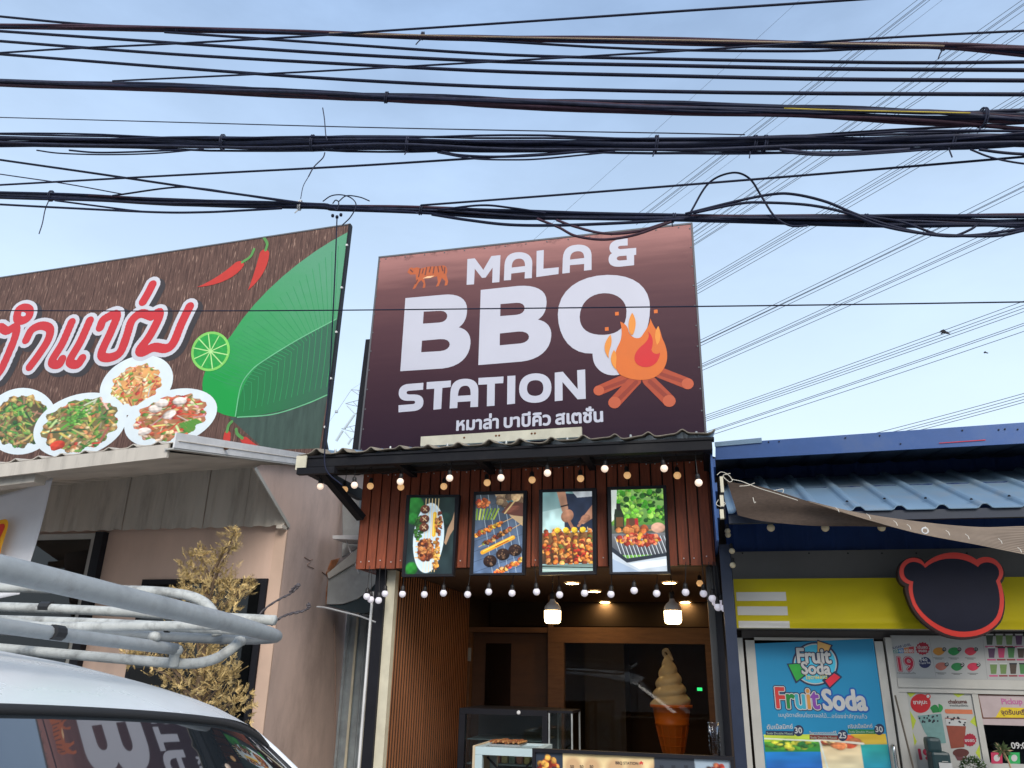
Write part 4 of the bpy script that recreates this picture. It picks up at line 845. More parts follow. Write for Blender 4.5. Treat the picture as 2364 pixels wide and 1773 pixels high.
# left billboard
YL = 6.6
lb = thing('billboard', (-5.2, YL, 3.45), 'dark wood patterned sign with red Thai lettering, chillies, leaf and food plates', 'billboard')
def fL(px, py): return atY(px, py, YL)
def grade(name, ca, cb, p, q, var=.1, scale=3, stretch=(1, 1, 1)):
    """colour running from ca at p to cb at q (x, z on the board)"""
    M = mat(name, ca, .5); n, l = M.node_tree.nodes, M.node_tree.links; b = n['Principled BSDF']; o = ORI[lb.name]
    t = n.new('ShaderNodeTexCoord'); vm = n.new('ShaderNodeVectorMath'); vm.operation = 'DOT_PRODUCT'; d = Vector((q[0]-p[0], 0, q[1]-p[1])); d = d/d.length_squared; vm.inputs[1].default_value = d; l.new(t.outputs['Object'], vm.inputs[0])
    of = Vector((p[0]-o.x, 0, p[1]-o.z)).dot(d); z = n.new('ShaderNodeTexNoise'); z.inputs['Scale'].default_value = scale; mp = n.new('ShaderNodeMapping'); mp.inputs['Scale'].default_value = stretch; l.new(t.outputs['Object'], mp.inputs[0]); l.new(mp.outputs[0], z.inputs[0])
    sb = n.new('ShaderNodeMath'); sb.operation = 'SUBTRACT'; sb.inputs[1].default_value = of + var; l.new(vm.outputs['Value'], sb.inputs[0]); ad = n.new('ShaderNodeMath'); ad.operation = 'MULTIPLY_ADD'; ad.inputs[1].default_value = var*2; l.new(z.outputs[0], ad.inputs[0]); l.new(sb.outputs[0], ad.inputs[2])
    mx = n.new('ShaderNodeMixRGB'); mx.inputs[1].default_value = tuple(ca)+(1,); mx.inputs[2].default_value = tuple(cb)+(1,); cl_ = n.new('ShaderNodeClamp'); l.new(ad.outputs[0], cl_.inputs[0]); l.new(cl_.outputs[0], mx.inputs[0]); l.new(mx.outputs[0], b.inputs['Base Color']); return M
def wood():
    M = bpy.data.materials.new('wood_print'); M.use_nodes = True; n, l = M.node_tree.nodes, M.node_tree.links; b = n['Principled BSDF']
    t = n.new('ShaderNodeTexCoord'); mp = n.new('ShaderNodeMapping'); mp.inputs['Scale'].default_value = (26, 1, 1.6); mp.inputs['Rotation'].default_value = (0, .06, 0); l.new(t.outputs['Object'], mp.inputs[0])
    z = n.new('ShaderNodeTexNoise'); z.inputs['Scale'].default_value = 2.2; z.inputs['Detail'].default_value = 8; z.inputs['Roughness'].default_value = .7; l.new(mp.outputs[0], z.inputs[0])
    r = n.new('ShaderNodeValToRGB'); r.color_ramp.elements[0].position = .3; r.color_ramp.elements[0].color = C(46, 34, 35)+(1,); r.color_ramp.elements[1].position = .72; r.color_ramp.elements[1].color = C(124, 96, 86)+(1,); l.new(z.outputs[0], r.inputs[0])
    mp2 = n.new('ShaderNodeMapping'); mp2.inputs['Scale'].default_value = (60, 1, 7); mp2.inputs['Rotation'].default_value = (0, .06, 0); l.new(t.outputs['Object'], mp2.inputs[0])
    z2 = n.new('ShaderNodeTexNoise'); z2.inputs['Scale'].default_value = 1.0; z2.inputs['Detail'].default_value = 3; l.new(mp2.outputs[0], z2.inputs[0])
    r2 = n.new('ShaderNodeValToRGB'); r2.color_ramp.elements[0].position = .60; r2.color_ramp.elements[0].color = (0, 0, 0, 1); r2.color_ramp.elements[1].position = .72; r2.color_ramp.elements[1].color = (.55,)*3+(1,); l.new(z2.outputs[0], r2.inputs[0])
    mx = n.new('ShaderNodeMixRGB'); l.new(r2.outputs[0], mx.inputs[0]); l.new(r.outputs[0], mx.inputs[1]); mx.inputs[2].default_value = C(205, 170, 150)+(1,)
    l.new(mx.outputs[0], b.inputs['Base Color']); b.inputs['Roughness'].default_value = .6; b.inputs['Specular IOR Level'].default_value = .15; return M
TL, TR, BR_, BL = fL(-420, 707), fL(805, 520), fL(742, 1045), fL(-420, 1150)
MB().prism([TL, TR, BR_, BL], (0, .03, 0)).build('panel', wood(), lb)
MB().bar(TR+Vector((.012, .02, .01)), BR_+Vector((.012, .02, 0)), .02, .06, up=(0, 1, 0)).build('edge_trim', DARKFR, lb)
MB().bar(TL+Vector((0, .02, .012)), TR+Vector((.02, .02, .012)), .015, .05, up=(0, 1, 0)).build('edge_trim', SIGNBACK, lb)
for t in (.1, .3, .5, .7, .9):
    q = TR.lerp(BR_, t); MB().lathe([(0, -.01), (.012, -.008), (.013, .01)], (q.x+.012, YL-.012, q.z), 8, 'y').build('trim_bolt', FLASH, lb)
for xx in (-7, -5.4, -3.75): MB().bar((xx, YL+.08, 2.5), (xx, YL+.08, 5.9), .06, .06, up=(0, 1, 0)).build('support_post', BLACK, lb)
MB().bar(atY(742, 990, YL+.05), atY(752, 1042, YL+.05), .05, .05, up=(0, 1, 0)).build('support_post', BLACK, lb)
WHT = mat('white_print', (.54, .54, .59), .5, var=.03); SHD = mat('dark_print', (.035, .028, .03), .5); REDL = mat('thai_red_print', C(188, 46, 52), .5, var=.05)
TH = [[(-30, 735), (0, 690), (45, 712), (100, 688), (92, 760), (20, 930), (-15, 985)], [(108, 615), (120, 580), (155, 568), (186, 585), (180, 625), (145, 648), (112, 640), (108, 615)],
      [(165, 768), (200, 705), (262, 680), (312, 702), (300, 770), (240, 865), (188, 935)], [(447, 660), (390, 790), (330, 890), (335, 918), (370, 920), (388, 890)], [(560, 650), (502, 780), (442, 885), (445, 915), (485, 920), (512, 885)],
      [(625, 690), (650, 640), (728, 612), (692, 718), (640, 830), (640, 872), (690, 878), (750, 845), (792, 740), (822, 650), (880, 605), (945, 622)],
      [(945, 622), (992, 598), (985, 645), (930, 750), (872, 828), (892, 845), (960, 815), (1035, 822), (1082, 785), (1130, 670), (1182, 562)], [(950, 425), (925, 475), (893, 530)]]
print_stroke('letter_shadow', TH, 92, c1, YL, 2, SHD, lb, n=5, off=(24, 18))
print_stroke('letter_outline', TH, 82, c1, YL, 4, WHT, lb, n=5)
for i, L in enumerate(TH): print_stroke('letter', [L], 44, c1, YL, 6+.7*(i % 2), REDL, lb, n=5)
# leaf
f1 = onY(c1, YL); LEAF = grade('leaf_gloss_print', C(8, 146, 60), C(84, 146, 112), f1(1380, 1060), f1(2080, 330), .2, 2.5, (1.5, 1, 3)); LEAFD = mat('leaf_dark_print', C(58, 76, 68), .5, var=.3, scale=3, stretch=(6, 1, 1)); LEAFL = grade('leaf_lower_print', C(12, 118, 54), C(50, 96, 74), f1(1420, 1100), f1(1980, 900), .15, 4, (6, 1, 1)); VEIN = mat('leaf_vein_print', C(104, 176, 130), .5); VEIN2 = mat('leaf_faint_vein_print', C(44, 140, 84), .5)  # upper leaf greys to the right: gloss sheen put into its colour
print_path('leaf_back', 'M 1425,1250 L 1480,1250 C 1700,1240 1900,1170 2040,1112 L 1990,1444 L 1650,1452 Z', c1, YL, 1, LEAFD, lb)
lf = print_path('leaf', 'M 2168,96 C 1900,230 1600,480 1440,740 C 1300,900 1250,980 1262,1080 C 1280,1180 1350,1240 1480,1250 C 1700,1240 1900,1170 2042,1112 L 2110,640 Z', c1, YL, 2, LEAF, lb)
print_path('leaf_lower_half', 'M 1468,1248 C 1490,1080 1540,980 1640,900 L 1850,770 L 2092,642 L 2110,640 L 2042,1112 C 1900,1170 1700,1240 1480,1250 Z', c1, YL, 2.8, LEAFL, lf)
print_stroke('midrib', [[(1466, 1245), (1500, 1060), (1560, 965), (1640, 900), (1850, 770), (2092, 640)]], 5, c1, YL, 4, VEIN, lf)
vs = []
for k in range(30):
    t = k/29; a = Vector((1490, 1090)).lerp(Vector((2080, 648)), t**.9); e = Vector((1275, 1010)).lerp(Vector((1500, 690)), min(1, t*2)) if t < .5 else Vector((1500, 690)).lerp(Vector((2110, 150)), (t-.5)*2)
    if k: vs.append([tuple(a), tuple(a.lerp(e, .5)+Vector((2, 8))), tuple(a.lerp(e, .93))])
    if k % 2: g_ = Vector((1500, 1235)).lerp(Vector((2030, 1105)), t); vs.append([tuple(a), tuple(a.lerp(g_, .5)+Vector((5, -2))), tuple(a.lerp(g_, .9))])
print_stroke('leaf_veins', vs, 2.4, c1, YL, 3.6, VEIN2, lf, n=3)
print_stroke('leaf_rim', [[(1480, 1250), (1700, 1232), (1900, 1170), (2036, 1112)]], 5, c1, YL, 4, VEIN, lf)
# lime
LM = mat('lime_rind_print', C(126, 196, 92), .5); LM2 = mat('lime_flesh_print', C(36, 150, 62), .5, var=.2, scale=20); LM3 = mat('lime_pith_print', C(170, 216, 140), .5)
def ell(cx, cy, rx, ry, rot, f=lambda x, y: (x, y), n=36): return [f(cx+rx*math.cos(a)*math.cos(rot)-ry*math.sin(a)*math.sin(rot), cy+rx*math.cos(a)*math.sin(rot)+ry*math.sin(a)*math.cos(rot)) for a in np.linspace(0, 2*math.pi, n, endpoint=False)]
f1 = onY(c1, YL)
lm = flat('lime_slice', *fill([ell(1312, 840, 128, 116, -.9, f1)]), YL, 5, LM, lb)
flat('flesh', *fill([ell(1312, 840, 112, 101, -.9, f1)]), YL, 5.8, LM2, lm)
print_stroke('pith', [[(1312, 840), (1312+110*math.cos(a)*.98, 840+108*math.sin(a))] for a in np.linspace(.2, 6.48, 10, endpoint=False)], 5, c1, YL, 6.6, LM3, lm)
# chillies
CH = mat('chilli_print', C(184, 52, 42), .5, var=.1, scale=5); ST = mat('chilli_stem_print', C(84, 140, 72), .5)
for s, st in (('M 1228,440 C 1330,400 1420,330 1470,285 C 1500,270 1525,280 1520,305 C 1480,370 1380,430 1228,440 Z', [(1510, 285), (1560, 250), (1583, 205)]),
              ('M 1545,460 C 1570,400 1600,300 1620,225 C 1635,195 1680,200 1678,235 C 1670,320 1620,400 1545,460 Z', [(1655, 210), (1665, 170), (1645, 132)]),
              ('M 1390,1435 C 1388,1390 1395,1350 1402,1340 C 1415,1330 1432,1335 1437,1350 C 1438,1390 1432,1420 1426,1435 Z', [(1415, 1340), (1425, 1300), (1445, 1278)]),
              ('M 1495,1385 C 1500,1370 1530,1365 1545,1380 C 1590,1420 1625,1440 1655,1452 C 1590,1450 1510,1440 1495,1385 Z', [(1510, 1380), (1480, 1355), (1472, 1325)])):
    ch = print_path('chilli', s, c1, YL, 5, CH, lb); print_stroke('stem', [st], 13, c1, YL, 6, ST, ch)
# plates of food
PLT = mat('plate_print', C(214, 224, 228), .5, var=.05)
SAL = [(226, 206, 160), (240, 226, 190), (206, 120, 80), (196, 70, 56), (120, 160, 70), (232, 180, 110)]
GRN = [(70, 130, 60), (110, 160, 76), (48, 92, 48), (170, 126, 84), (206, 180, 110), (186, 150, 90), (150, 170, 90)]
PNK = [(226, 180, 150), (238, 210, 186), (206, 96, 66), (96, 140, 60), (190, 60, 50), (236, 214, 160), (150, 110, 60)]
PLM = vcol('food_print', .5)
for (cx_, cy_, rx, ry, rot, cols, base, nb, sz, lay, fr_) in ((850, 1050, 240, 172, -.45, SAL, (206, 150, 90), 150, .055, 3, .70), (130, 1275, 228, 205, -.35, GRN, (96, 84, 56), 200, .06, 3, .80),
        (500, 1300, 300, 190, -.32, SAL+GRN+[(70, 140, 50), (60, 120, 44)], (120, 110, 70), 240, .05, 5.0, .84), (1065, 1255, 298, 170, -.30, PNK, (180, 120, 84), 200, .06, 7.0, .80)):
    pl = flat('food_plate', *fill([ell(cx_, cy_, rx, ry, rot, f1, 48)]), YL, lay, PLT, lb)
    p = Pic(90, 90, base); p.noise(.3, 7)
    for _ in range(nb):
        a, r = random.random()*6.283, math.sqrt(random.random())*.5; x, y = .5+r*math.cos(a), .5+r*math.sin(a); c = random.choice(cols); L = random.uniform(.04, .13); b_ = random.random()*3.14
        if random.random() < .55: p.line(x-L*math.cos(b_), y-L*math.sin(b_), x+L*math.cos(b_), y+L*math.sin(b_), random.uniform(.012, .035), tuple(v*random.uniform(.75, 1.1) for v in c))
        else: p.ell(x, y, sz*random.uniform(.5, 1.1), sz*random.uniform(.4, .8), c, b_, shade=.6)
    if cols is PNK:
        for x, y in ((.35, .2), (.5, .42), (.68, .2), (.12, .62), (.45, .12)): p.ell(x, y, .1, .08, (236, 222, 212), random.random()*3, shade=.5)
        for k in range(6): p.line(.6+.04*k, .7, .68+.05*k, .95, .04, (84, 140, 52))
    if rx == 300: p.ell(.16, .74, .1, .09, (206, 66, 44), shade=.5); p.scatter(40, [(90, 160, 60), (120, 186, 80)], .5, .3, .14, .18, .025)
    c, s_ = math.cos(rot), math.sin(rot); R = [(-rx*fr_, -ry*fr_), (rx*fr_, -ry*fr_), (rx*fr_, ry*fr_), (-rx*fr_, ry*fr_)]
    p.board('food', [f1(cx_+x*c-y*s_, cy_+x*s_+y*c) for x, y in R], YL, lay+.9, PLM, pl, mask=lambda u, v: np.hypot((u-.5)*2, (v-.5)*2) < .97 - .05*np.sin(9*np.arctan2(v-.5, u-.5)) - .04*np.sin(17*np.arctan2(v-.5, u-.5)))
# white banner
bn = thing('cloth_banner', (-5.3, 5.0, 2.1), 'white cloth banner with a red and yellow letter at the left edge', 'banner')
tl, tr_, br_, bl_ = atY(-260, 1200, 5.0), atY(*c3(258, 218), 5.0), atY(*c3(108, 800), 5.0), atY(-260, 1420, 5.0)
def fb(u, v):
    a = tl.lerp(tr_, u); b = bl_.lerp(br_, u); q = a.lerp(b, v)
    d = (1-u); w = .022*math.sin(7*v*d+9*u)*(1-v*.5) + .03*math.sin(3.3*(u*2.2+v))*v; sag = -.05*math.sin(math.pi*u)*(1-v)
    return (q.x, q.y+w, q.z+sag)
o = solid(MB().sheet(40, 30, fb).build('cloth', mat('white_cloth', (.74, .74, .78), .85, var=.04, bump=.1, bscale=300), bn, smooth=True), .002, 0)
YB = 4.955
print_path('letter_outline', 'M -80,450 L 25,425 C 45,428 42,450 38,470 L 10,560 L 0,600 L -80,640 Z', c3, YB, 0, mat('banner_yellow', C(240, 168, 24), .7), bn)
print_path('letter', 'M -80,470 L 15,448 C 28,448 26,462 22,474 L -10,545 L -80,560 Z', c3, YB, 3, mat('banner_red', C(206, 52, 34), .7), bn)
MB().tube([tr_, tr_+Vector((.03, .02, .06)), tr_+Vector((.06, .1, .16))], .004, 6).build('tie_cord', FLASH, bn)

# dried golden conifer in front of the window
tree = thing('conifer_shrub', (-3.42, 5.05, 0), 'dry golden-brown conifer shrub in front of the dark window', 'shrub')
mb_ = MB(); mb_.tube(spline([(-3.42, 5.05, 0), (-3.44, 5.05, .8), (-3.40, 5.05, 1.5), (-3.46, 5.05, 2.1), (-3.36, 5.05, 2.4)], 6), [.035*(1-i/26)+.004 for i in range(25)], 7)
lv = MB(); cols_i = 0
def spray(c, d, L, lvl):
    """flat fan of scale-leaf twigs"""
    d = d.normalized(); s_ = d.cross(Vector((random.uniform(-1, 1), random.uniform(-1, 1), random.uniform(-1, 1)))).normalized(); nrm = d.cross(s_)
    n = int(L/.0062)
    for i in range(n):
        t = i/n; b = c+d*(L*t)
        for sg_ in (-1, 1):
            w = s_*sg_*(.022*(1-t)+.006)*random.uniform(.5, 1.3)+d*.012; e = b+w; h = nrm*.0018+d*.0018
            lv.cur = random.choice([0, 0, 0, 1, 1, 2]); lv.add([b-h, b+h, e+h*.5+nrm*random.uniform(-.004, .004), e-h*.5], [(0, 1, 2, 3)])
anchors = [(1160, 490, .05), (1140, 560, .07), (985, 580, .06), (960, 650, .11), (1080, 640, .10), (1020, 720, .16), (930, 740, .12), (1130, 720, .13), (870, 800, .08), (1180, 770, .1), (1230, 750, .05), (1080, 810, .17), (960, 800, .15), (1130, 850, .10),
           (1060, 900, .16), (960, 950, .2), (860, 1010, .2), (720, 1070, .16), (660, 1100, .1), (1000, 1060, .18), (1060, 1180, .14), (1090, 1240, .15), (1180, 1300, .1), (1020, 1130, .18), (1150, 1170, .08), (860, 1180, .2), (1000, 1280, .22), (900, 1350, .25), (1080, 1400, .22)]
for x, y, R_ in anchors:
    c = atY(*c3(x, y+14), 5.05)
    nb = int(12+R_*240)
    for _ in range(nb):
        o_ = Vector((random.gauss(0, .48), random.gauss(0, .45), random.gauss(0, .46)))*R_*.85; d = Vector((o_.x*1.2, o_.y*1.2, abs(o_.z)*.4+R_*.55)) + Vector((random.uniform(-.05, .05), random.uniform(-.05, .05), 0))
        spray(c+o_, d, random.uniform(.025, .065), 0)
    mb_.tube([(-3.42, 5.05, max(.5, c.z-.25)), c.lerp(Vector((-3.42, 5.05, c.z-.2)), .5), c], [.012, .008, .004], 5)
mb_.build('trunk', mat('bark', (.12, .08, .05), .9, var=.3, scale=20), tree)
lv.build('crown', [mat('golden_foliage', (.50, .36, .15), .8, var=.3, scale=6), mat('golden_foliage_light', (.64, .48, .22), .8, var=.25, scale=6), mat('brown_foliage', (.22, .16, .06), .8, var=.3, scale=6)], tree)
# twisted grey wires sticking out over the vehicle
for L, lab in (([(1265, 925), (1320, 865), (1390, 820), (1440, 795), (1478, 760), (1470, 752), (1440, 782)], 'upper twisted wire loop rising behind the roof rack'), ([(1350, 950), (1390, 915), (1440, 895), (1500, 882), (1530, 865), (1526, 845)], 'lower twisted wire rising behind the roof rack')):
    q = spline([atY(*c3(*p), 4.2) for p in L], 8); w = MB()
    for ph in (0, math.pi):
        w.tube([Vector((a.x+.007*math.sin(i*.8+ph), a.y+.007*math.cos(i*.8+ph), a.z+.006*math.sin(i*.8+ph+1))) for i, a in enumerate(q)], .0055, 6)
    tag(w.build('twisted_wire', mat('twisted_wire', (.07, .06, .065), .6)), lab, 'wire')
q = spline([atY(*c4(*p), 5.9) for p in ((275, 880), (320, 885), (400, 905), (480, 925), (560, 955))], 6)
tag(MB().tube(q, .007, 7).build('grey_cable', mat('grey_cable', (.3, .3, .31), .6)), 'grey cable running from the pink wall to the stall post', 'cable')

# ================================================================== white van with roof rack
van = thing('parked_van', (-2.2, 1.4, 0), 'white van with a scratched pipe roof rack, only roof and windscreen in view', 'van')
VW = mat('van_paint', (.66, .69, .71), .28, var=.03, scale=2, dirt=(.45, .45, .44), dirt_amt=.35, dscale=3, spec=.5)
YC, HW = 1.20, .86
zx = [(a*.9, b*.9) for a, b in [(-5.2, .17), (-4, .235), (-3, .225), (-2.24, .188), (-2, .165), (-1.77, .136), (-1.55, .096), (-1.4, .062), (-1.3, .024), (-1.25, 0)]]
def z0(y): d = y/.9-1.43; return 1.6+.9*(-.088-.065*d-.03*d*d)
def zroof(x, y):
    z = np.interp(x, [a for a, b in zx], [b for a, b in zx]); e = (y-YC)/HW
    return z0(y) + z - .05*abs(e)**8
def frf(u, v): x = -5.2+u*(5.2-1.125-.04*(2*v-1)**2); y = YC-HW+v*2*HW; return (x, y, zroof(x, y))
def ws(u, v):      # windscreen: u across, v down
    y = YC-HW*1.0+u*2*HW; e = (y-YC)/HW; x0 = -1.125-.04*e*e; return (x0+.012+v*.62, YC+(y-YC)*(1+.03*v), z0(y)-.05*abs(e)**8-.008-v*.434)
def side(s):
    def f(u, v):
        x = -5.2+u*4.02; y = YC+s*HW; z = zroof(x, y); return (x, y+s*(.10*v), z*(1-v)+v*.35)
    return f
MB().sheet(90, 50, frf).build('roof', VW, van, smooth=True)
o = MB().sheet(40, 14, ws).build('windscreen', None, van, smooth=True)
GW = bpy.data.materials.new('windscreen_glass'); GW.use_nodes = True; b = GW.node_tree.nodes['Principled BSDF']; b.inputs['Base Color'].default_value = (.016, .02, .024, 1); b.inputs['Roughness'].default_value = .02; b.inputs['IOR'].default_value = 2.7
n_ = GW.node_tree.nodes; nz_ = n_.new('ShaderNodeTexNoise'); nz_.inputs['Scale'].default_value = 1.2; bp_ = n_.new('ShaderNodeBump'); bp_.inputs['Strength'].default_value = .02; GW.node_tree.links.new(nz_.outputs[0], bp_.inputs['Height']); GW.node_tree.links.new(bp_.outputs[0], b.inputs['Normal'])
o.data.materials.clear(); o.data.materials.append(GW)
RB = mat('rubber_seal', (.02, .02, .022), .6)
MB().tube([Vector(ws(u, 0))+Vector((-.004, 0, .006)) for u in np.linspace(0, 1, 40)], .0095, 8).build('windscreen_seal', RB, van, smooth=True)
for u, s in ((0, -1), (1, 1)):
    MB().tube([Vector((x, YC+s*(HW+.002), zroof(x, YC+s*HW)-.004)) for x in np.linspace(-5.1, -1.2, 30)] + [Vector(ws(u, v))+Vector((0, s*.012, .004)) for v in np.linspace(.02, 1, 16)], .013, 8).build('windscreen_pillar', VW, van, smooth=True)
    MB().tube([Vector(ws(u, v))+Vector((0, s*-.006, .006)) for v in np.linspace(0, 1, 16)], .008, 6).build('pillar_seal', RB, van, smooth=True)
    MB().sheet(30, 10, side(s)).build('side_panel', VW, van, smooth=True)
    MB().sheet(12, 6, lambda a, b, u=u, s=s: tuple(Vector(ws(u, a*.95)).lerp(Vector((-1.18+.62*a, YC+s*(HW+.1), .4)), b)+Vector((0, s*.022, -.012)))).build('door_panel', VW, van, smooth=True)
MB().sheet(20, 8, lambda u, v: (-.50+.35*v+.05*math.sin(v*3), YC-HW*1.04+u*2*HW*1.04, 1.10-.65*v**1.5)).build('bonnet', VW, van, smooth=True)
box('bumper', RB, van, -.28, -.1, YC-HW, YC+HW, .3, .5)
box('floor_pan', RB, van, -5.1, -.45, YC-HW+.02, YC+HW-.02, .28, .36)
MB().sheet(4, 4, lambda u, v: (-5.2, YC-HW+u*2*HW, .3+v*1.33)).build('tailgate', VW, van)
for x in (-4.4, -1.0):
    for s in (-1, 1):
        w = MB().lathe([(.2, -.09), (.31, -.1), (.33, -.07), (.33, .07), (.31, .1), (.2, .09)], (x, YC+s*(HW-.05), .335), 24, 'y').build('wheel', RB, van, smooth=True)
        MB().lathe([(0, -.05), (.2, -.06), (.2, .06), (0, .05)], (x, YC+s*(HW-.05), .335), 20, 'y').build('rim', GALV, w, smooth=True)
# rack
RK = mat('rack_grey_paint', (.29, .31, .32), .5, var=.25, scale=9, dirt=(.12, .115, .11), dirt_amt=.75, dscale=9, bump=.15, bscale=40)
RKW = mat('rack_white_paint', (.42, .43, .41), .55, var=.2, scale=14, dirt=(.09, .085, .08), dirt_amt=.9, dscale=12, bump=.2, bscale=60)
rack = MB().tube(spline([(-1.30, .45, 1.80), (-1.27, .75, 1.785), (-1.26, 1.198, 1.763), (-1.26, 1.67, 1.732), (-1.26, 1.93, 1.715), (-1.255, 2.17, 1.694), (-1.275, 2.25, 1.688), (-1.34, 2.29, 1.684), (-1.5, 2.3, 1.683), (-2.2, 2.3, 1.70), (-3.6, 2.3, 1.72)], 8), [.0245]*33+[.0245-.0085*min(1, i/14) for i in range(48)], 12).build('roof_rack', RK, van, smooth=True)
def rail(pts, r, m=RKW): return MB().tube(spline(pts, 6), r, 10).build('rack_tube', m, rack, smooth=True)
rail([(-3.6, 2.28, 1.86), (-2.3, 2.28, 1.842), (-1.85, 2.28, 1.832), (-1.66, 2.27, 1.82), (-1.56, 2.26, 1.795), (-1.50, 2.25, 1.75), (-1.48, 2.25, 1.69)], .0165)
rail([(-3.6, 2.22, 1.79), (-2.3, 2.22, 1.775), (-1.27, 2.22, 1.735)], .0155)
rail([(-3.6, 2.12, 1.745), (-2.1, 2.12, 1.725), (-1.28, 2.13, 1.70)], .0150)
rail([(-3.6, 1.95, 1.715), (-2.0, 1.97, 1.70), (-1.28, 2.0, 1.708)], .0135)
rail([(-1.55, .7, 1.715), (-1.52, 1.2, 1.69), (-1.5, 1.46, 1.675), (-1.5, 1.705, 1.662), (-1.5, 2.085, 1.645)], .0165, RK)
rail([(-2.0, .6, 1.76), (-2.0, 1.5, 1.735), (-2.0, 2.2, 1.70)], .0145)
rail([(-2.5, .6, 1.80), (-2.5, 1.5, 1.77), (-2.5, 2.25, 1.72)], .0145)
rail([(-2.4, 2.12, 1.655), (-1.9, 2.12, 1.627), (-1.61, 2.12, 1.611), (-1.48, 2.12, 1.606), (-1.41, 2.13, 1.617), (-1.375, 2.15, 1.64), (-1.36, 2.19, 1.672)], .0150)
rail([(-1.5, 2.085, 1.645), (-1.505, 2.09, 1.625), (-1.51, 2.10, 1.60)], .015)
rail([(-1.95, 1.62, 1.70), (-1.9, 1.66, 1.67), (-1.86, 1.72, 1.64)], .018)
for p_, r_ in (((-1.5, 2.085, 1.642), .021), ((-1.362, 2.19, 1.672), .02), ((-2.0, 1.97, 1.702), .02), ((-1.5, 1.98, 1.675), .018)):
    MB().lathe([(0, -r_*.8), (r_*.8, -r_*.5), (r_, 0), (r_*.7, r_*.6), (0, r_*.8)], p_, 10).build('weld_bead', RKW, rack, smooth=True)
for a, b in (((-2.13, 2.22, 1.7745), (-2.09, 2.22, 1.774)), ((-1.49, 1.60, 1.669), (-1.49, 1.63, 1.667)), ((-1.57, 2.12, 1.7095), (-1.56, 2.12, 1.709))): MB().tube([a, b], .0178, 10).build('tape_band', RB, rack)

# ================================================================== drink kiosk on the right
XK = 2.9
kk = thing('drink_kiosk', (1.5, 6.1, 0), 'drink kiosk with blue sheet roofs and a yellow sign band on the right', 'kiosk')
# upper canopy
MB().prism([(.162, 5.7, 3.093), (XK, 5.7, 3.13), (XK, 5.7, 3.285), (.171, 5.7, 3.213)], (0, .012, 0)).build('fascia', BLUE, kk)
MB().prism([(.165, 5.69, 3.19), (.50, 5.69, 3.205), (.50, 5.69, 3.242), (.165, 5.69, 3.224)], (0, .0045, 0)).build('fascia_patch', BLUEL, kk)
MB().prism([atY(*c7(1645, 180), 5.694), atY(*c7(1955, 158), 5.694), atY(*c7(1955, 163), 5.694), atY(*c7(1645, 184), 5.694)], (0, .002, 0)).build('paint_scratch', RED, kk)
for x, y in ((505, 175), (575, 172), (1018, 147), (1248, 132), (1387, 187), (1800, 97), (2043, 93), (2085, 88), (2170, 90)):
    q = atY(*c7(x, y), 5.696); MB().lathe([(0, -.003), (.005, -.003), (.006, .002)], q, 8, 'y').build('rivet', DARKFR, kk)
def fc(u, v):
    x = .14+u*(XK-.14); y = 5.713+v*.9; t = (x/.235) % 1
    return (x, y, 3.115+.02*u+.12*v + .02*max(0, 1-abs(t-.5)/.16))
solid(MB().sheet(140, 4, fc).build('canopy_sheet', mat('dark_blue_sheet', (.03, .042, .066), .5, var=.1, scale=3), kk), .004, 0)
def fw_(u, v):
    x = .14+u*(XK-.14); t = (x/.17) % 1; return (x, 6.55-.015*max(0, 1-abs(t-.5)/.2), 2.2+v*1.1)
MB().sheet(150, 2, fw_).build('upper_wall', mat('deep_blue_sheet', (.010, .03, .11), .55, var=.15, spec=.2), kk)
box('kiosk_soffit', GREYB, kk, .225, XK, 5.85, 6.6, 1.914, 1.92)
box('back_wall', DARKIN, kk, .135, XK, 6.6, 6.65, 0, 3.2)
box('end_wall', GREYB, kk, XK, XK+.05, 5.2, 6.65, 0, 3.2)
# lower sloping roof
def fl(u, v):
    x = .20+u*(XK-.2); y = 5.08+v*1.3; t = ((x+.08)/.2345) % 1; r = .026*min(1, max(0, (1-abs(t-.5)/.17)*1.8))
    return (x, y, 2.578-.01*u+.52*v+r)
lr = solid(MB().sheet(220, 4, fl).build('lower_roof', BLUEL, kk), .005, -1)
for k in range(11):
    xr = .20+((k+.5)*.2345-.08-.20)+.2; vv = random.uniform(.06, .16)
    if .25 < xr < XK-.05: MB().lathe([(0, .010), (.006, .008), (.010, 0)], (xr, 5.08+1.3*vv, 2.578-.004+.52*vv+.026), 8).build('roof_screw', DARKFR, kk)
box('gutter_beam', mat('navy_steel', (.012, .018, .035), .5), kk, .2, XK, 5.10, 5.14, 2.515, 2.572)
def fb2(u, v):
    x = .2+u*(XK-.2); t = (x/.17) % 1; return (x, 5.9-.012*max(0, 1-abs(t-.5)/.2), 2.446+v*.46)
MB().sheet(150, 2, fb2).build('frieze_sheet', mat('deep_blue_sheet', (.02, .05, .17), .5), kk)
box('grey_band', GREYB, kk, .225, XK, 5.85, 5.88, 2.25, 2.444)
for x in (330, 775, 1035, 1262, 1492, 1830):
    q = atY(*c7(x, 918), 5.85); MB().lathe([(0, -.004), (.005, -.003), (.006, .0)], q, 8, 'y').build('band_screw', DARKFR, kk)
box('side_sheet', BLUE, kk, .118, .134, 5.3, 6.3, 2.44, 3.1)
for zz in (2.6, 2.78, 2.95): box('side_rib', BLUE, kk, .1345, .150, 5.35, 6.2, zz, zz+.06)
box('corner_post', mat('navy_post', (.012, .02, .045), .45), kk, .139, .212, 5.6, 5.67, 0, 2.46)
box('corner_post', ALU, kk, .225, .262, 5.98, 6.04, 0, 1.86)
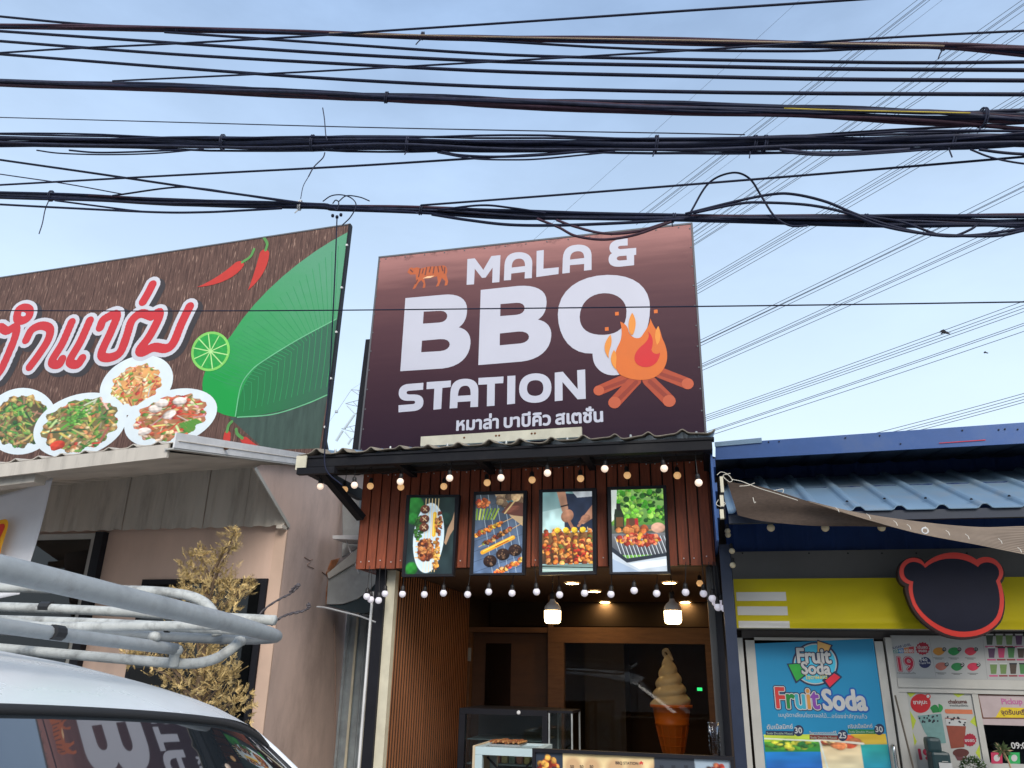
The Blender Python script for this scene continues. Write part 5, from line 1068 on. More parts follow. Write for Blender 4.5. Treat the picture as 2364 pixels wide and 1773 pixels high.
# yellow sign band
yb = thing('sign_band', (1.5, 5.8, 1.9), 'yellow vinyl sign band with three white stripes at its left end', 'sign')
def fy(u, v):
    x = .222+u*(XK-.222); w = .006*math.sin(x*2.3+v*4)+.004*math.sin(x*7+v*9)
    return (x, 5.752-w*(v*(1-v)*4) - .01*math.exp(-((v-.86-.03*math.sin(x*2))/.05)**2)*(.5+.5*math.sin(x*1.7)), 2.242-v*.328)
MB().sheet(90, 24, fy).build('vinyl', YELLOW, yb, smooth=True)
box('box_frame', ALU, yb, .222, XK, 5.765, 5.84, 1.914, 2.24)
for a, b, w in ((330, 392, 515), (432, 495, 527), (536, 587, 540)):
    p_, q_ = atY(*c8(150, a), 5.73), atY(*c8(w, b), 5.73)
    def fs(u, v, p_=p_, q_=q_):
        x = .235+u*(q_.x-.235); z = p_.z+v*(q_.z-p_.z); vv = (2.242-z)/.328; return (x, fy((x-.222)/(XK-.222), vv)[1]-.0012, z)
    MB().sheet(12, 6, fs).build('white_stripe', OFFW, yb, smooth=True)
# cut-out mascot board: the board with its red rim, face left plain
Yb = 5.60
OUT = 'M 1310,215 C 1300,130 1360,75 1430,78 C 1465,80 1490,95 1500,110 C 1590,55 1780,55 1880,100 C 1960,60 2060,110 2075,190 C 2078,235 2060,262 2045,275 C 2085,350 2090,470 2045,550 C 1970,650 1840,680 1745,668 C 1600,655 1440,540 1395,420 C 1370,350 1355,320 1362,290 C 1330,275 1312,250 1310,215 Z'
REDP = 'M 1320,185 C 1322,120 1375,82 1430,86 C 1470,90 1490,110 1500,130 C 1560,70 1650,48 1700,48 C 1770,46 1840,70 1872,100 C 1910,70 1990,70 2030,120 C 2070,160 2075,215 2040,250 C 2075,330 2082,450 2040,530 C 1980,625 1860,660 1745,652 C 1610,640 1470,535 1415,420 C 1390,350 1380,300 1392,275 C 1345,262 1320,230 1320,185 Z'
INN = 'M 1352,185 C 1352,140 1390,112 1430,116 C 1470,120 1490,140 1505,158 C 1560,108 1640,88 1705,92 C 1780,92 1840,120 1882,152 C 1900,120 1950,108 1990,128 C 2040,150 2048,210 2010,250 C 2045,330 2050,440 2012,510 C 1960,590 1850,622 1745,612 C 1620,600 1490,510 1440,410 C 1415,350 1412,300 1420,255 C 1380,250 1352,225 1352,185 Z'
ms = thing('cutout_sign', (1.56, Yb, 1.84), 'dark cut-out board with two round lobes and a thick red rim on the yellow band', 'sign')
MB().prism([(x, Yb, z) for x, z in path(OUT, onY(c8, Yb))[0]], (0, .06, 0)).build('board', mat('dark_brown_edge', (.03, .016, .016), .5, spec=.15), ms)
print_path('red_rim', REDP, c8, Yb, 1, mat('rim_red', C(186, 40, 28), .45, var=.06), ms)
print_path('dark_field', INN, c8, Yb, 3, mat('field_navy', (.010, .011, .022), .5, spec=.12), ms)
# door with the blue poster
dk = thing('shop_front', (1.5, 6.0, 0), 'pale aluminium door and window front of the drink kiosk', 'shop front')
Yd = 6.0
box('transom', mat('dim_transom', (.10, .09, .085), .7), dk, .262, XK, 6.02, 6.06, 1.86, 1.912)
for a, b in ((.28, .342), (1.13, 1.183)): box('door_stile', ALU, dk, a, b, 5.985, 6.02, 0, 1.845)
box('door_rail', ALU, dk, .343, 1.129, 5.99, 6.02, 1.846, 1.865); box('door_rail', ALU, dk, .343, 1.129, 5.99, 6.02, 0, .2)
hn = MB().tube(spline([(1.155, 5.985, 1.20), (1.152, 5.945, 1.19), (1.152, 5.94, 1.1), (1.152, 5.94, .95), (1.155, 5.985, .94)], 5), .010, 8).build('door_handle', mat('chrome', (.6, .6, .6), .15, metal=1), dk, smooth=True)
box('jamb', ALU, dk, 1.196, 1.236, 5.97, 6.03, 0, 1.87)
box('window_header', ALU, dk, 1.237, XK, 5.965, 6.02, 1.555, 1.612); box('window_header', ALU, dk, 1.237, XK, 5.975, 6.02, 1.525, 1.5545)
for a, b in ((1.237, 1.286), (1.678, 1.714)): box('mullion', ALU, dk, a, b, 5.98, 6.02, 0, 1.5245)
box('counter', ALU, dk, 1.237, XK, 5.9, 6.02, .98, 1.03)
box('dark_room', DARKIN, dk, .26, XK, 6.5, 6.55, 0, 1.9)
ps = thing('poster', (.735, 5.98, 1.0), 'blue Fruit Soda poster filling the kiosk door', 'poster')
BLUP = mat('sky_blue_print', C(18, 122, 164), .45, var=.05, scale=2)
fd = onY(c8, 5.988)
MB().prism([(.343, 5.988, .98), (1.129, 5.988, .98), (1.126, 5.988, 1.862), (.342, 5.988, 1.822)], (0, .004, 0)).build('sheet', BLUP, ps)
WHO = mat('print_white', (.42, .42, .41), .5); 
em = flat('logo_disc', *fill([ell(719, 845, 167, 158, 0, fd)]), 5.988, 1, NAVY, ps)
flat('logo_ring', *fill([ell(719, 845, 154, 146, 0, fd)]), 5.988, 2, WHO, em); flat('logo_field', *fill([ell(719, 845, 146, 138, 0, fd)]), 5.988, 3, mat('logo_blue', C(60, 170, 200), .5), em)
for s, m_ in (('M 515,843 L 625,835 L 690,900 L 580,985 Z', NAVY), ('M 733,672 L 845,710 L 800,800 L 733,800 Z', NAVY), ('M 765,960 L 860,895 L 912,938 L 822,1025 Z', NAVY)): print_path('arrow_edge', s, c8, 5.988, 4, m_, em)
for s, m_ in (('M 527,850 L 625,842 L 675,900 L 585,968 Z', mat('arrow_green', C(40, 150, 56), .5)), ('M 735,682 L 830,713 L 795,790 L 735,790 Z', mat('arrow_tan', C(206, 160, 90), .5)), ('M 790,965 L 855,912 L 897,940 L 822,1010 Z', mat('arrow_red', C(206, 36, 58), .5))): print_path('arrow', s, c8, 5.988, 5, m_, em)
for s_, a, b, w in (('Fruit', (596, 835), (832, 838), .05), ('Soda', (626, 915), (828, 920), .05)):
    print_text('lettering_edge', s_, a, b, c8, 5.988, 6, NAVY, em, bold=w+.05, hs=1.15); print_text('lettering', s_, a, b, c8, 5.988, 7.4, WHO, em, bold=w-.01, hs=1.15)
print_text('lettering', 'โซดาผลไม้', (652, 955), (805, 950), c8, 5.988, 7.4, mat('print_yellow', C(206, 190, 90), .5), em, bold=.01)
cols = [C(180, 50, 46), C(16, 116, 50), C(50, 146, 168), C(186, 128, 58), C(118, 58, 144)]
print_text('lettering_edge', 'Fruit', (446, 1158), (752, 1165), c8, 5.988, 1, NAVY, ps, bold=.11, hs=1.25); print_text('lettering_edge', 'Fruit', (446, 1158), (752, 1165), c8, 5.988, 2, WHO, ps, bold=.07, hs=1.25)
xx_ = [446, 528, 590, 668, 703]; xe = [524, 585, 658, 692, 752]
cs, kf = text2d('Fruit', (446, 1158), (752, 1165), fd, 0, 0, 1.25)
order = sorted(range(len(cs)), key=lambda i: min(p[0] for p in cs[i])); gr = []
for i in order:
    a, b = min(p[0] for p in cs[i]), max(p[0] for p in cs[i])
    if gr and a < gr[-1][1]-.001: gr[-1][2].append(cs[i]); gr[-1][1] = max(b, gr[-1][1])
    else: gr.append([a, b, [cs[i]]])
for i, g_ in enumerate(gr): flat('letter', *fill(g_[2], .03*kf), 5.988, 3.2, mat('fruit_%d' % min(i, 4), cols[min(i, 4)], .5), ps)
print_text('lettering_edge', 'Soda', (782, 1170), (1090, 1174), c8, 5.988, 1, mat('soda_edge', C(14, 80, 150), .5), ps, bold=.12, hs=1.25); print_text('lettering', 'Soda', (782, 1170), (1090, 1174), c8, 5.988, 2.5, WHO, ps, bold=.045, hs=1.25)
print_text('lettering', 'เมนูอิตาเลี่ยนโซดาผลไม้....อร่อยซ่าส์ทุกแก้ว', (458, 1222), (1090, 1236), c8, 5.988, 1, WHO, ps)
p = Pic(120, 60, (200, 200, 90)); p.grad((120, 180, 190), (40, 150, 190)); p.grad((196, 204, 70), (120, 180, 40), .0, .3, 0, .42); p.grad((70, 150, 40), (30, 120, 60), .22, .5, 0, .46); p.grad((20, 120, 190), (30, 90, 170), .5, 1, 0, .46); p.grad((226, 196, 150), (216, 206, 170), .1, 1, .46, .78); p.grad((214, 176, 40), (190, 160, 60), .0, .3, .72, 1); p.grad((40, 160, 150), (30, 140, 170), .3, 1, .78, 1)
p.scatter(30, [(190, 190, 60), (90, 160, 50), (40, 110, 50)], .22, .3, .2, .12, .035); p.scatter(14, [(196, 80, 50), (220, 130, 80), (230, 190, 130)], .62, .2, .13, .14, .05); p.line(0, .12, .46, .2, .02, (214, 220, 200)); p.line(.44, .14, .8, .28, .03, (220, 214, 196)); p.line(.46, .2, .5, 1, .012, (200, 214, 210)); p.noise(.2, 9)
p.board('drinks', [fd(350, 1350), fd(1222, 1345), fd(1265, 1600), fd(372, 1600)], 5.988, 1, vcol('poster_print', .45), ps)
for s_, th, a, b, ya, cr_, (rx_, ry_), num, thx in (('Soda Double Mixed', 'ดับเบิ้ลมิกซ์', 365, 560, 1348, NAVY, (600, 1322), '30', (375, 560, 1312)), ('Soda Double Mixed', 'โซดาสตรอเบอร์รี่', 678, 875, 1378, mat('tag_brown', C(110, 36, 30), .5), (915, 1357), '25', (680, 872, 1352)), ('Soda Double Mixed', 'ทริปเปิ้ลมิกซ์', 952, 1140, 1336, mat('tag_green', C(20, 110, 60), .5), (1177, 1313), '30', (955, 1130, 1305))):
    print_path('tag', f'M {a},{ya-26} L {b+10},{ya-22} L {b+10},{ya+10} L {a},{ya+6} Z', c8, 5.988, 2, cr_, ps)
    d_ = flat('price_disc', *fill([ell(rx_, ry_, 36, 40, 0, fd)]), 5.988, 3, NAVY, ps); print_text('price', num, (rx_-26, ry_+18), (rx_+26, ry_+19), c8, 5.988, 4, WHO, d_, bold=.02)
    print_text('lettering', s_, (a+8, ya), (b-4, ya+3), c8, 5.988, 3, mat('tag_text', C(150, 170, 150), .5), ps); print_text('lettering', th, (thx[0], thx[2]), (thx[1], thx[2]-4), c8, 5.988, 3, WHO, ps, bold=.015)
# menu board over the window
mu = thing('menu_board', (1.9, 5.98, 1.6), 'white drink menu board with coloured cups above the kiosk window', 'menu board')
box('panel', mat('menu_white', (.33, .335, .33), .45, var=.05), mu, 1.238, XK, 5.985, 6.0, 1.6125, 1.885)
Ym = 5.985; fm = onY(c8, Ym)
def disc(name, x, y, r, layer, m_, par, ry=None): return flat(name, *fill([ell(x, y, r, ry or r, 0, fm, 20)]), Ym, layer, m_, par)
mk = lambda n_, *c: mat(n_, C(*c, .7), .5, var=.1, scale=30)
print_text('lettering', 'SUGAR LEVEL', (1272, 740), (1405, 712), c8, Ym, 1, mk('p_navy', 40, 60, 110), mu, bold=.02)
for i, (t_, cc) in enumerate((('20', (60, 140, 130)), ('40', (70, 130, 190)), ('60', (206, 130, 80)), ('80', (196, 60, 70)))):
    x0 = 1277+i*37; q = print_path('sugar_box', f'M {x0},{742-6*i} L {x0+36},{738-6*i} L {x0+38},768 L {x0+1},768 Z', c8, Ym, 1, mk('p_s%d' % i, *cc), mu); print_text('lettering', t_, (x0+3, 763), (x0+34, 763), c8, Ym, 2, WHO, q, bold=.02)
st = [(1487+(52 if k % 2 else 45)*math.cos(k*math.pi/14), 735+(48 if k % 2 else 41)*math.sin(k*math.pi/14)) for k in range(28)]
q = flat('red_seal', *fill([[fm(*a) for a in st]]), Ym, 1, mk('p_seal', 170, 26, 54), mu); print_text('lettering', 'เข้มสด', (1452, 735), (1522, 735), c8, Ym, 2, WHO, q, bold=.02); print_text('lettering', 'ชงสด', (1458, 760), (1518, 760), c8, Ym, 2, WHO, q, bold=.02)
print_text('lettering_edge', '19', (1322, 892), (1428, 892), c8, Ym, 1, mk('p_r2', 170, 40, 70), mu, bold=.075); print_text('lettering_edge', '19', (1322, 892), (1428, 892), c8, Ym, 2, WHO, mu, bold=.045); print_text('lettering', '19', (1322, 892), (1428, 892), c8, Ym, 3, mk('p_r3', 190, 24, 60), mu, bold=.02)
q = disc('blue_seal', 1503, 835, 44, 1, mk('p_nb', 30, 40, 90), mu, 40); print_text('lettering', 'No', (1475, 828), (1522, 822), c8, Ym, 2, WHO, q, bold=.02); print_text('lettering', 'Trans Fat', (1460, 848), (1545, 842), c8, Ym, 2, WHO, q, bold=.01)
print_text('lettering', 'ราคาไม่รวมท็อปปิ้ง', (1305, 916), (1438, 918), c8, Ym, 1, INK, mu)
for L in ([(1535, 665), (1582, 935)], [(1918, 670), (1950, 950)]): print_stroke('divider', [L], 2, c8, Ym, 1, mk('p_rule', 150, 150, 150), mu)
for x, y, cc, num in ((1605, 755, (206, 140, 50), '10'), (1713, 755, (30, 140, 70), '10'), (1832, 755, (206, 40, 70), '10'), (1622, 862, (190, 110, 96), '5'), (1735, 865, (26, 130, 66), '5'), (1850, 865, (206, 44, 80), '5')):
    q = print_path('topping', f'M {x-45},{y} C {x-42},{y-34} {x+30},{y-40} {x+44},{y-6} C {x+30},{y+30} {x-10},{y+34} {x-18},{y+26} C {x-35},{y+20} {x-45},{y+8} {x-45},{y} Z', c8, Ym, 1, mk('p_t%d%d%d' % cc, *cc), mu)
    d_ = disc('price_disc', x+36, y-14, 15, 2, INK, q); print_text('price', num, (x+27, y-8), (x+45, y-8), c8, Ym, 3, WHO, d_)
    for k, ww in ((46, 40), (54, 26)): print_stroke('caption', [[(x-ww, y+k), (x+ww-8, y+k+2)]], 4, c8, Ym, 1, mk('p_grey', 110, 110, 110), mu)
for r_ in range(3):
    for k in range(7):
        x = 1965+70*k+r_*12*1.2; y = (682, 775, 890)[r_]; cc = random.choice([(60, 76, 60), (70, 130, 70), (96, 60, 96), (76, 60, 50), (150, 110, 140), (110, 140, 80), (50, 46, 60), (206, 60, 110)])
        q = print_path('cup_picture', f'M {x-26},{y-44} L {x+26},{y-44} L {x+20},{y+26} L {x-18},{y+26} Z', c8, Ym, 1, mk('p_c%d%d%d' % cc, *cc), mu)
        print_path('cup_lid', f'M {x-28},{y-52} L {x+28},{y-52} L {x+27},{y-42} L {x-27},{y-42} Z', c8, Ym, 2, random.choice([WHO, INK]), q)
        print_stroke('caption', [[(x-26, y+40), (x+26, y+40)]], 10, c8, Ym, 1, mk('p_k%d' % k, *random.choice([(150, 50, 60), (90, 130, 60), (80, 70, 60), (206, 80, 130)])), mu)
# window posters
p1 = thing('poster', (1.48, 5.985, 1.05), 'white bubble tea poster with red map pin in the left kiosk window', 'poster')
Yp = 5.99; MB().prism([(1.287, Yp, 1.035), (1.677, Yp, 1.035), (1.677, Yp, 1.522), (1.287, Yp, 1.522)], (0, .005, 0)).build('sheet', mat('poster_white', (.36, .36, .34), .5, var=.04), p1)
for s in ('M 1375,1052 L 1440,1052 L 1400,1085 Z', 'M 1395,1180 L 1440,1250 L 1415,1320 Z', 'M 1415,1330 L 1445,1400 L 1425,1440 Z', 'M 1870,1200 L 1825,1260 L 1880,1300 Z', 'M 1700,1056 L 1790,1060 L 1740,1085 Z', 'M 1895,1420 L 1865,1480 L 1900,1530 Z'): print_path('green_shape', s, c8, Yp, 1, mk('p_lime', 190, 206, 60), p1)
fpp = onY(c8, Yp)
q = flat('red_pin', *fill([ell(1472, 1127, 72, 68, 0, fpp)]), Yp, 2, mk('p_pin', 196, 24, 36), p1); flat('pin_ring', *fill([ell(1525, 1078, 19, 20, 0, fpp)]), Yp, 3, mk('p_pin', 196, 24, 36), q); flat('pin_hole', *fill([ell(1525, 1076, 11, 12, 0, fpp)]), Yp, 4, WHO, q)
print_text('lettering', 'ชาคุมะ', (1422, 1133), (1520, 1130), c8, Yp, 3, WHO, q, bold=.02); print_text('lettering', 'chakuma', (1672, 1128), (1805, 1126), c8, Yp, 2, mk('p_brown', 96, 60, 56), p1, bold=.04); print_text('lettering', 'ชานมไข่มุกไต้หวัน', (1682, 1148), (1812, 1150), c8, Yp, 2, INK, p1, bold=.01)
print_path('orange_tab', 'M 1650,1168 L 1840,1172 L 1845,1204 L 1660,1200 C 1642,1195 1642,1172 1650,1168 Z', c8, Yp, 2, mk('p_tab', 214, 120, 80), p1)
for s, cc in (('M 1540,1160 C 1570,1120 1600,1130 1605,1190 L 1560,1195 Z', (30, 130, 60)), ('M 1600,1130 C 1640,1140 1640,1170 1615,1190 L 1600,1190 Z', (40, 150, 70))): print_path('leaf', s, c8, Yp, 3, mk('p_lf%d' % cc[0], *cc), p1)
q = print_path('tea_cup', 'M 1450,1215 L 1620,1200 L 1655,1410 L 1560,1420 L 1500,1330 Z', c8, Yp, 2, mk('p_tea', 120, 160, 156), p1)
q2 = print_path('tea_cup', 'M 1645,1230 L 1800,1240 L 1785,1440 L 1690,1450 Z', c8, Yp, 2, mk('p_tea2', 150, 70, 50), p1); print_path('milk', 'M 1648,1236 L 1800,1244 L 1796,1290 L 1655,1285 Z', c8, Yp, 3, WHO, q2)
for k in range(34):
    x, y = (random.uniform(1462, 1600), random.uniform(1202, 1262)) if k < 20 else (random.uniform(1655, 1790), random.uniform(1222, 1285)); flat('pearl', *fill([ell(x, y, 7, 7, 0, fpp, 8)]), Yp, 4+.01*k, INK, q if k < 20 else q2)
q = flat('red_seal', *fill([[fpp(1825+(48 if k % 2 else 42)*math.cos(k*math.pi/14), 1388+(48 if k % 2 else 42)*math.sin(k*math.pi/14)) for k in range(28)]]), Yp, 3, mk('p_seal', 170, 26, 54), p1); print_text('lettering', 'ชงสด', (1790, 1402), (1858, 1402), c8, Yp, 4, WHO, q, bold=.02)
print_text('lettering_edge', '19', (1470, 1525), (1545, 1525), c8, Yp, 2, mk('p_r2', 170, 40, 70), p1, bold=.06)
flat('bean_bowl', *fill([ell(1760, 1480, 58, 30, 0, fpp)]), Yp, 3, mk('p_bean', 96, 44, 40), p1); print_path('bowl_foot', 'M 1712,1490 L 1808,1490 L 1790,1535 L 1735,1535 Z', c8, Yp, 2.5, mk('p_bowl', 110, 60, 66), p1)
p2 = thing('pickup_poster', (2.0, 5.985, 1.3), 'yellow and pink Pickup notice over the dark right kiosk window', 'poster')
MB().prism([(1.715, Yp, 1.34), (2.6, Yp, 1.34), (2.6, Yp, 1.522), (1.715, Yp, 1.522)], (0, .005, 0)).build('sheet', mat('pale_pink_print', C(166, 150, 150), .5), p2)
print_path('yellow_band', 'M 2050,1155 L 2400,1165 L 2400,1232 L 1915,1232 L 2010,1225 Z', c8, Yp, 1, mk('p_yel', 226, 196, 30), p2); print_stroke('brown_border', [[(1882, 1066), (1918, 1232), (2400, 1236)], [(1882, 1066), (2400, 1074)]], 8, c8, Yp, 1.5, mk('p_brd', 110, 66, 44), p2, n=1)
print_text('lettering', 'Pickup', (2055, 1132), (2202, 1132), c8, Yp, 2, mk('p_pk', 196, 110, 160), p2, bold=.03); print_text('lettering', 'จุดรับเครื่องดื่ม', (2050, 1205), (2330, 1210), c8, Yp, 2.5, mk('p_brown', 96, 60, 56), p2, bold=.03)
box('dark_pane', glass('kiosk_pane', (.06, .06, .07), 1.5), dk, 1.715, 2.6, 5.992, 5.997, 1.12, 1.339)
pn = thing('opening_sticker', (2.0, 5.985, 1.1), 'white sticker strip with opening hours and green square below the dark pane', 'sticker')
MB().prism([(1.715, Yp, 1.04), (2.6, Yp, 1.04), (2.6, Yp, 1.118), (1.715, Yp, 1.118)], (0, .005, 0)).build('sheet', mat('poster_white', (.36, .36, .34), .5), pn)
print_text('hours', '09:00', (2125, 1450), (2265, 1452), c8, 5.9915, 1, WHO, pn, bold=.02)
for x, cc in ((2015, (196, 50, 90)), (2140, (40, 170, 90))):
    print_path('app_square', f'M {x-40},1478 L {x+40},1478 L {x+44},1558 L {x-36},1558 Z', c8, Yp, 1, mk('p_app%d' % cc[0], *cc), pn); flat('app_dot', *fill([ell(x+2, 1518, 22, 24, 0, fpp)]), Yp, 2, WHO, pn)
# dark green tap dispenser and potted flowers on the counter
ds = thing('drink_dispenser', (1.53, 5.85, 1.03), 'dark green dispenser with a white label standing at the kiosk window', 'dispenser')
DG = mat('dark_green_plastic', (.012, .035, .04), .4)
f5 = lambda x, y: atY(*c8(x, y), 5.82)
a, b = f5(1535, 1470), f5(1690, 1600); bbox('body', DG, ds, a.x, b.x, 5.78, 5.92, .75, a.z, b=.015)
a, b = f5(1505, 1368), f5(1625, 1480); bbox('head', DG, ds, a.x, b.x, 5.79, 5.9, b.z, a.z, b=.02)
a, b = f5(1588, 1545), f5(1695, 1600); box('label', WHO, ds, a.x, b.x-.005, 5.774, 5.779, .9, a.z); a, b = f5(1612, 1535), f5(1655, 1541); box('badge', ALU, ds, a.x, b.x, 5.775, 5.779, b.z, a.z)
fpot = thing('flower_pot', (1.73, 5.8, 1.0), 'round green plant with tiny white flowers on the kiosk counter', 'plant')
c = f5(1850, 1600); g = MB()
for _ in range(900):
    d = Vector((random.gauss(0, 1), random.gauss(0, 1), random.gauss(0, 1))).normalized(); q_ = c+d*.075*random.uniform(.6, 1); t_ = d.cross(Vector((random.random(), random.random(), random.random()))).normalized()*.006; w_ = d*.012
    g.cur = 0 if random.random() < .9 else 1; g.add([q_-t_, q_+t_, q_+w_], [(0, 1, 2)])
g.build('foliage', [mat('pot_leaf', (.05, .10, .025), .7, var=.4, scale=30), WHO], fpot)
g = MB()
for _ in range(26):
    d = Vector((random.gauss(0, 1), random.gauss(0, .6)-.7, abs(random.gauss(0, 1)))).normalized(); q_ = c+d*.08; g.lathe([(0, .004), (.006, 0), (0, -.004)], q_, 6)
g.build('blossoms', WHO, fpot)
MB().lathe([(0, 0), (.05, 0), (.065, .09), (.07, .09)], (c.x, c.y, c.z-.15), 18).build('pot', OFFW, fpot, smooth=True)
fpot2 = thing('flower_spray', (2.0, 5.8, 1.03), 'loose green and tan plant spray in front of the right kiosk window', 'plant')
c = f5(2060, 1470); g = MB()
for k in range(60):
    d = Vector((random.gauss(.1, .5), random.gauss(0, .4), random.gauss(.3, .5))).normalized(); L_ = random.uniform(.03, .07); s_ = d.cross(Vector((.3, 1, .2))).normalized()*.006; g.cur = 0 if k < 40 else 1; g.add([c, c+d*L_*.5+s_, c+d*L_, c+d*L_*.5-s_], [(0, 1, 2, 3)])
g.tube(spline([c, c+Vector((.02, 0, -.05)), c+Vector((.03, 0, -.12))], 4), .005, 6)
g.build('leaves', [mat('spray_leaf', (.06, .09, .03), .7), mat('spray_tan', (.4, .28, .16), .7)], fpot2)
# iron rod leaning by the window
MB().tube([atY(*c8(1290, 1070), 5.93), atY(*c8(1420, 1589), 5.85)], .006, 6).build('window_stay', mat('brown_iron', (.1, .08, .06), .6), dk)

# brown shade net
NET = bpy.data.materials.new('shade_net'); NET.use_nodes = True; n, l = NET.node_tree.nodes, NET.node_tree.links; b = n['Principled BSDF']
t = n.new('ShaderNodeTexCoord'); wv = n.new('ShaderNodeTexWave'); wv.inputs['Scale'].default_value = 5; wv.inputs['Distortion'].default_value = .8; wv.bands_direction = 'Y'; l.new(t.outputs['UV'], wv.inputs[0])
nz = n.new('ShaderNodeTexNoise'); nz.inputs['Scale'].default_value = 8; l.new(t.outputs['Object'], nz.inputs[0])
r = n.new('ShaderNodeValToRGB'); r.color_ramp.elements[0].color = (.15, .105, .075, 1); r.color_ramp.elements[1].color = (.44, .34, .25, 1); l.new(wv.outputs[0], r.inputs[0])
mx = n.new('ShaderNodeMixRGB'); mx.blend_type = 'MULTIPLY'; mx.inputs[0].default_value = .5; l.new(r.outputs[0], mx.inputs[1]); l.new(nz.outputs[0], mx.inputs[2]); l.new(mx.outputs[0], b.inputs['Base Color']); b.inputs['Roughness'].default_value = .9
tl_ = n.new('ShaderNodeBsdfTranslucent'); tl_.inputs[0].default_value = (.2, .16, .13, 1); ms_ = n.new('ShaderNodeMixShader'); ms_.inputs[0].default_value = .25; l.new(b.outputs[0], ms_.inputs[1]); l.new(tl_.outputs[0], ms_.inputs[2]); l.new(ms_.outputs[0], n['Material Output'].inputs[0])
NETD = mat('shade_net_shaded', (.075, .052, .040), .9, var=.25, scale=40, stretch=(1, 1, 6))  # same net, with the shade of the downward fold put into its colour
net = thing('shade_net', (1.2, 5.2, 2.3), 'brown shade net tied to a post and stretched twisting across the kiosk front', 'shade net')
def ruled(name, top, bot, nu=60, nv=10, wav=.01):
    T_, B_ = spline(top, 12), spline(bot, 12)
    def pick(L, u): k = u*(len(L)-1); i = min(int(k), len(L)-2); return L[i].lerp(L[i+1], k-i)
    def f(u, v):
        q = pick(T_, u).lerp(pick(B_, u), v); w = wav*math.sin(v*6+u*9)*math.sin(v*math.pi); return (q.x, q.y+w, q.z+w*.3)
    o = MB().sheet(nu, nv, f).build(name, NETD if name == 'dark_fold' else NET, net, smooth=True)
    uv = o.data.uv_layers.new(name='UV'); k = np.array([(i/(nu-1), j/(nv-1)) for j in range(nv) for i in range(nu)])
    idx = np.zeros(len(o.data.loops), int); o.data.loops.foreach_get('vertex_index', idx); uv.data.foreach_set('uv', k[idx].astype(np.float32).ravel())
    return o
def n7(x, y, Y): return atY(*c7(x, y), Y)
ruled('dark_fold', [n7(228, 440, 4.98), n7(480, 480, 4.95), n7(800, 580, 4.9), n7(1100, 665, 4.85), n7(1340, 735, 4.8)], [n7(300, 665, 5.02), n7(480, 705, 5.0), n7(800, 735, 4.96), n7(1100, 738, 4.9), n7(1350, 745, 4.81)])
ruled('light_fold', [n7(760, 565, 4.88), n7(1100, 645, 4.86), n7(1500, 705, 4.84), n7(1900, 742, 4.82), n7(2260, 735, 4.8), n7(2900, 735, 4.75)], [n7(780, 578, 4.87), n7(1150, 690, 4.8), n7(1500, 785, 4.72), n7(1900, 862, 4.62), n7(2260, 935, 4.5), n7(2900, 1050, 4.3)])
TW = mat('white_twine', (.6, .56, .48), .8)
for L in ([(160, 395), (190, 375), (235, 395), (262, 430), (240, 440), (200, 400), (250, 385)], [(262, 425), (330, 440), (430, 480), (560, 520), (700, 565)], [(310, 470), (370, 465), (412, 448)], [(540, 500), (600, 490), (600, 515)], [(400, 545), (410, 580), (420, 575)], [(170, 560), (155, 590), (185, 605), (215, 590), (200, 570)]):
    MB().tube(spline([n7(x, y, 4.93-.0001*x) for x, y in L], 5), .0021, 5).build('twine', TW, net)
for x, y in ((950, 610), (1160, 655), (1340, 700), (1430, 725), (1550, 740), (1690, 765), (1820, 790), (2040, 820), (2170, 880)):
    MB().tube([n7(x, y, 4.78-.00022*(x-950)), n7(x+18, y+14, 4.76-.00022*(x-950)), n7(x+26, y+34, 4.74-.00022*(x-950))], .0016, 5).build('stitch', TW, net)
MB().lathe([(.012, 0), (.016, .004), (.02, 0), (.016, -.004), (.012, 0)], n7(1550, 768, 4.66), 14, 'y').build('eyelet', FLASH, net, smooth=True)
wp = thing('timber_post_end', (.2, 5.02, 2.5), 'short pale timber post end holding the shade net twine', 'post')
for a, b in ((405, 510), (530, 605), (625, 685)):
    p_, q_ = n7(178, a, 5.0), n7(208, b, 5.0); box('block', CREAM, wp, p_.x, q_.x, 5.0, 5.04, q_.z, p_.z)
box('strap', BLACK, wp, n7(180, 500, 5.0).x, n7(206, 500, 5.0).x, 5.005, 5.035, n7(180, 685, 5.0).z, n7(180, 405, 5.0).z)
for i, (x, y) in enumerate(((520, 748), (883, 748), (1260, 745))): bulb(*c7(x, y), 5.3, 2.56, G4, f'unlit cream bulb, {ORD[i]} from the left below the kiosk roof', 'unlit bulbs on the kiosk', .05)
for i, (x, y) in enumerate(((230, 770), (233, 795), (260, 903), (265, 998))): bulb(*c7(x, y), 5.55, 0, G4, f'unlit cream bulb, {ORD[i]} from the top of the string down the corner post', 'unlit bulbs on the kiosk', .04)

# ================================================================== street cables overhead
YW = 3.8
def wpts(pts, Y, n=5):
    pts = [Vector(p) for p in pts]
    if pts[0].x < 12: d = (pts[1]-pts[0]).normalized(); pts = [pts[0]-d*420] + pts
    if pts[-1].x > 2352: d = (pts[-1]-pts[-2]).normalized(); pts = pts + [pts[-1]+d*420]
    s = spline(pts, n) if len(pts) > 2 else pts
    return s
def wire3(pts, Y, off=None):
    out = []
    for i, p in enumerate(pts):
        q = atY(p.x, p.y, Y)
        out.append(q + (off(p.x) if off else Vector()))
    return out
def cable(pts, w, label, Y=YW, m=WIRE, n=5, cat='cable', name='overhead_cable', group='single cables overhead'):
    s = wpts(pts, Y, n); r = max(w/2*pxm(s[len(s)//2].x, s[len(s)//2].y, Y), .0025)
    return tag(MB().tube(wire3(s, Y), r, 8).build(name, m, smooth=True), label, cat, group)
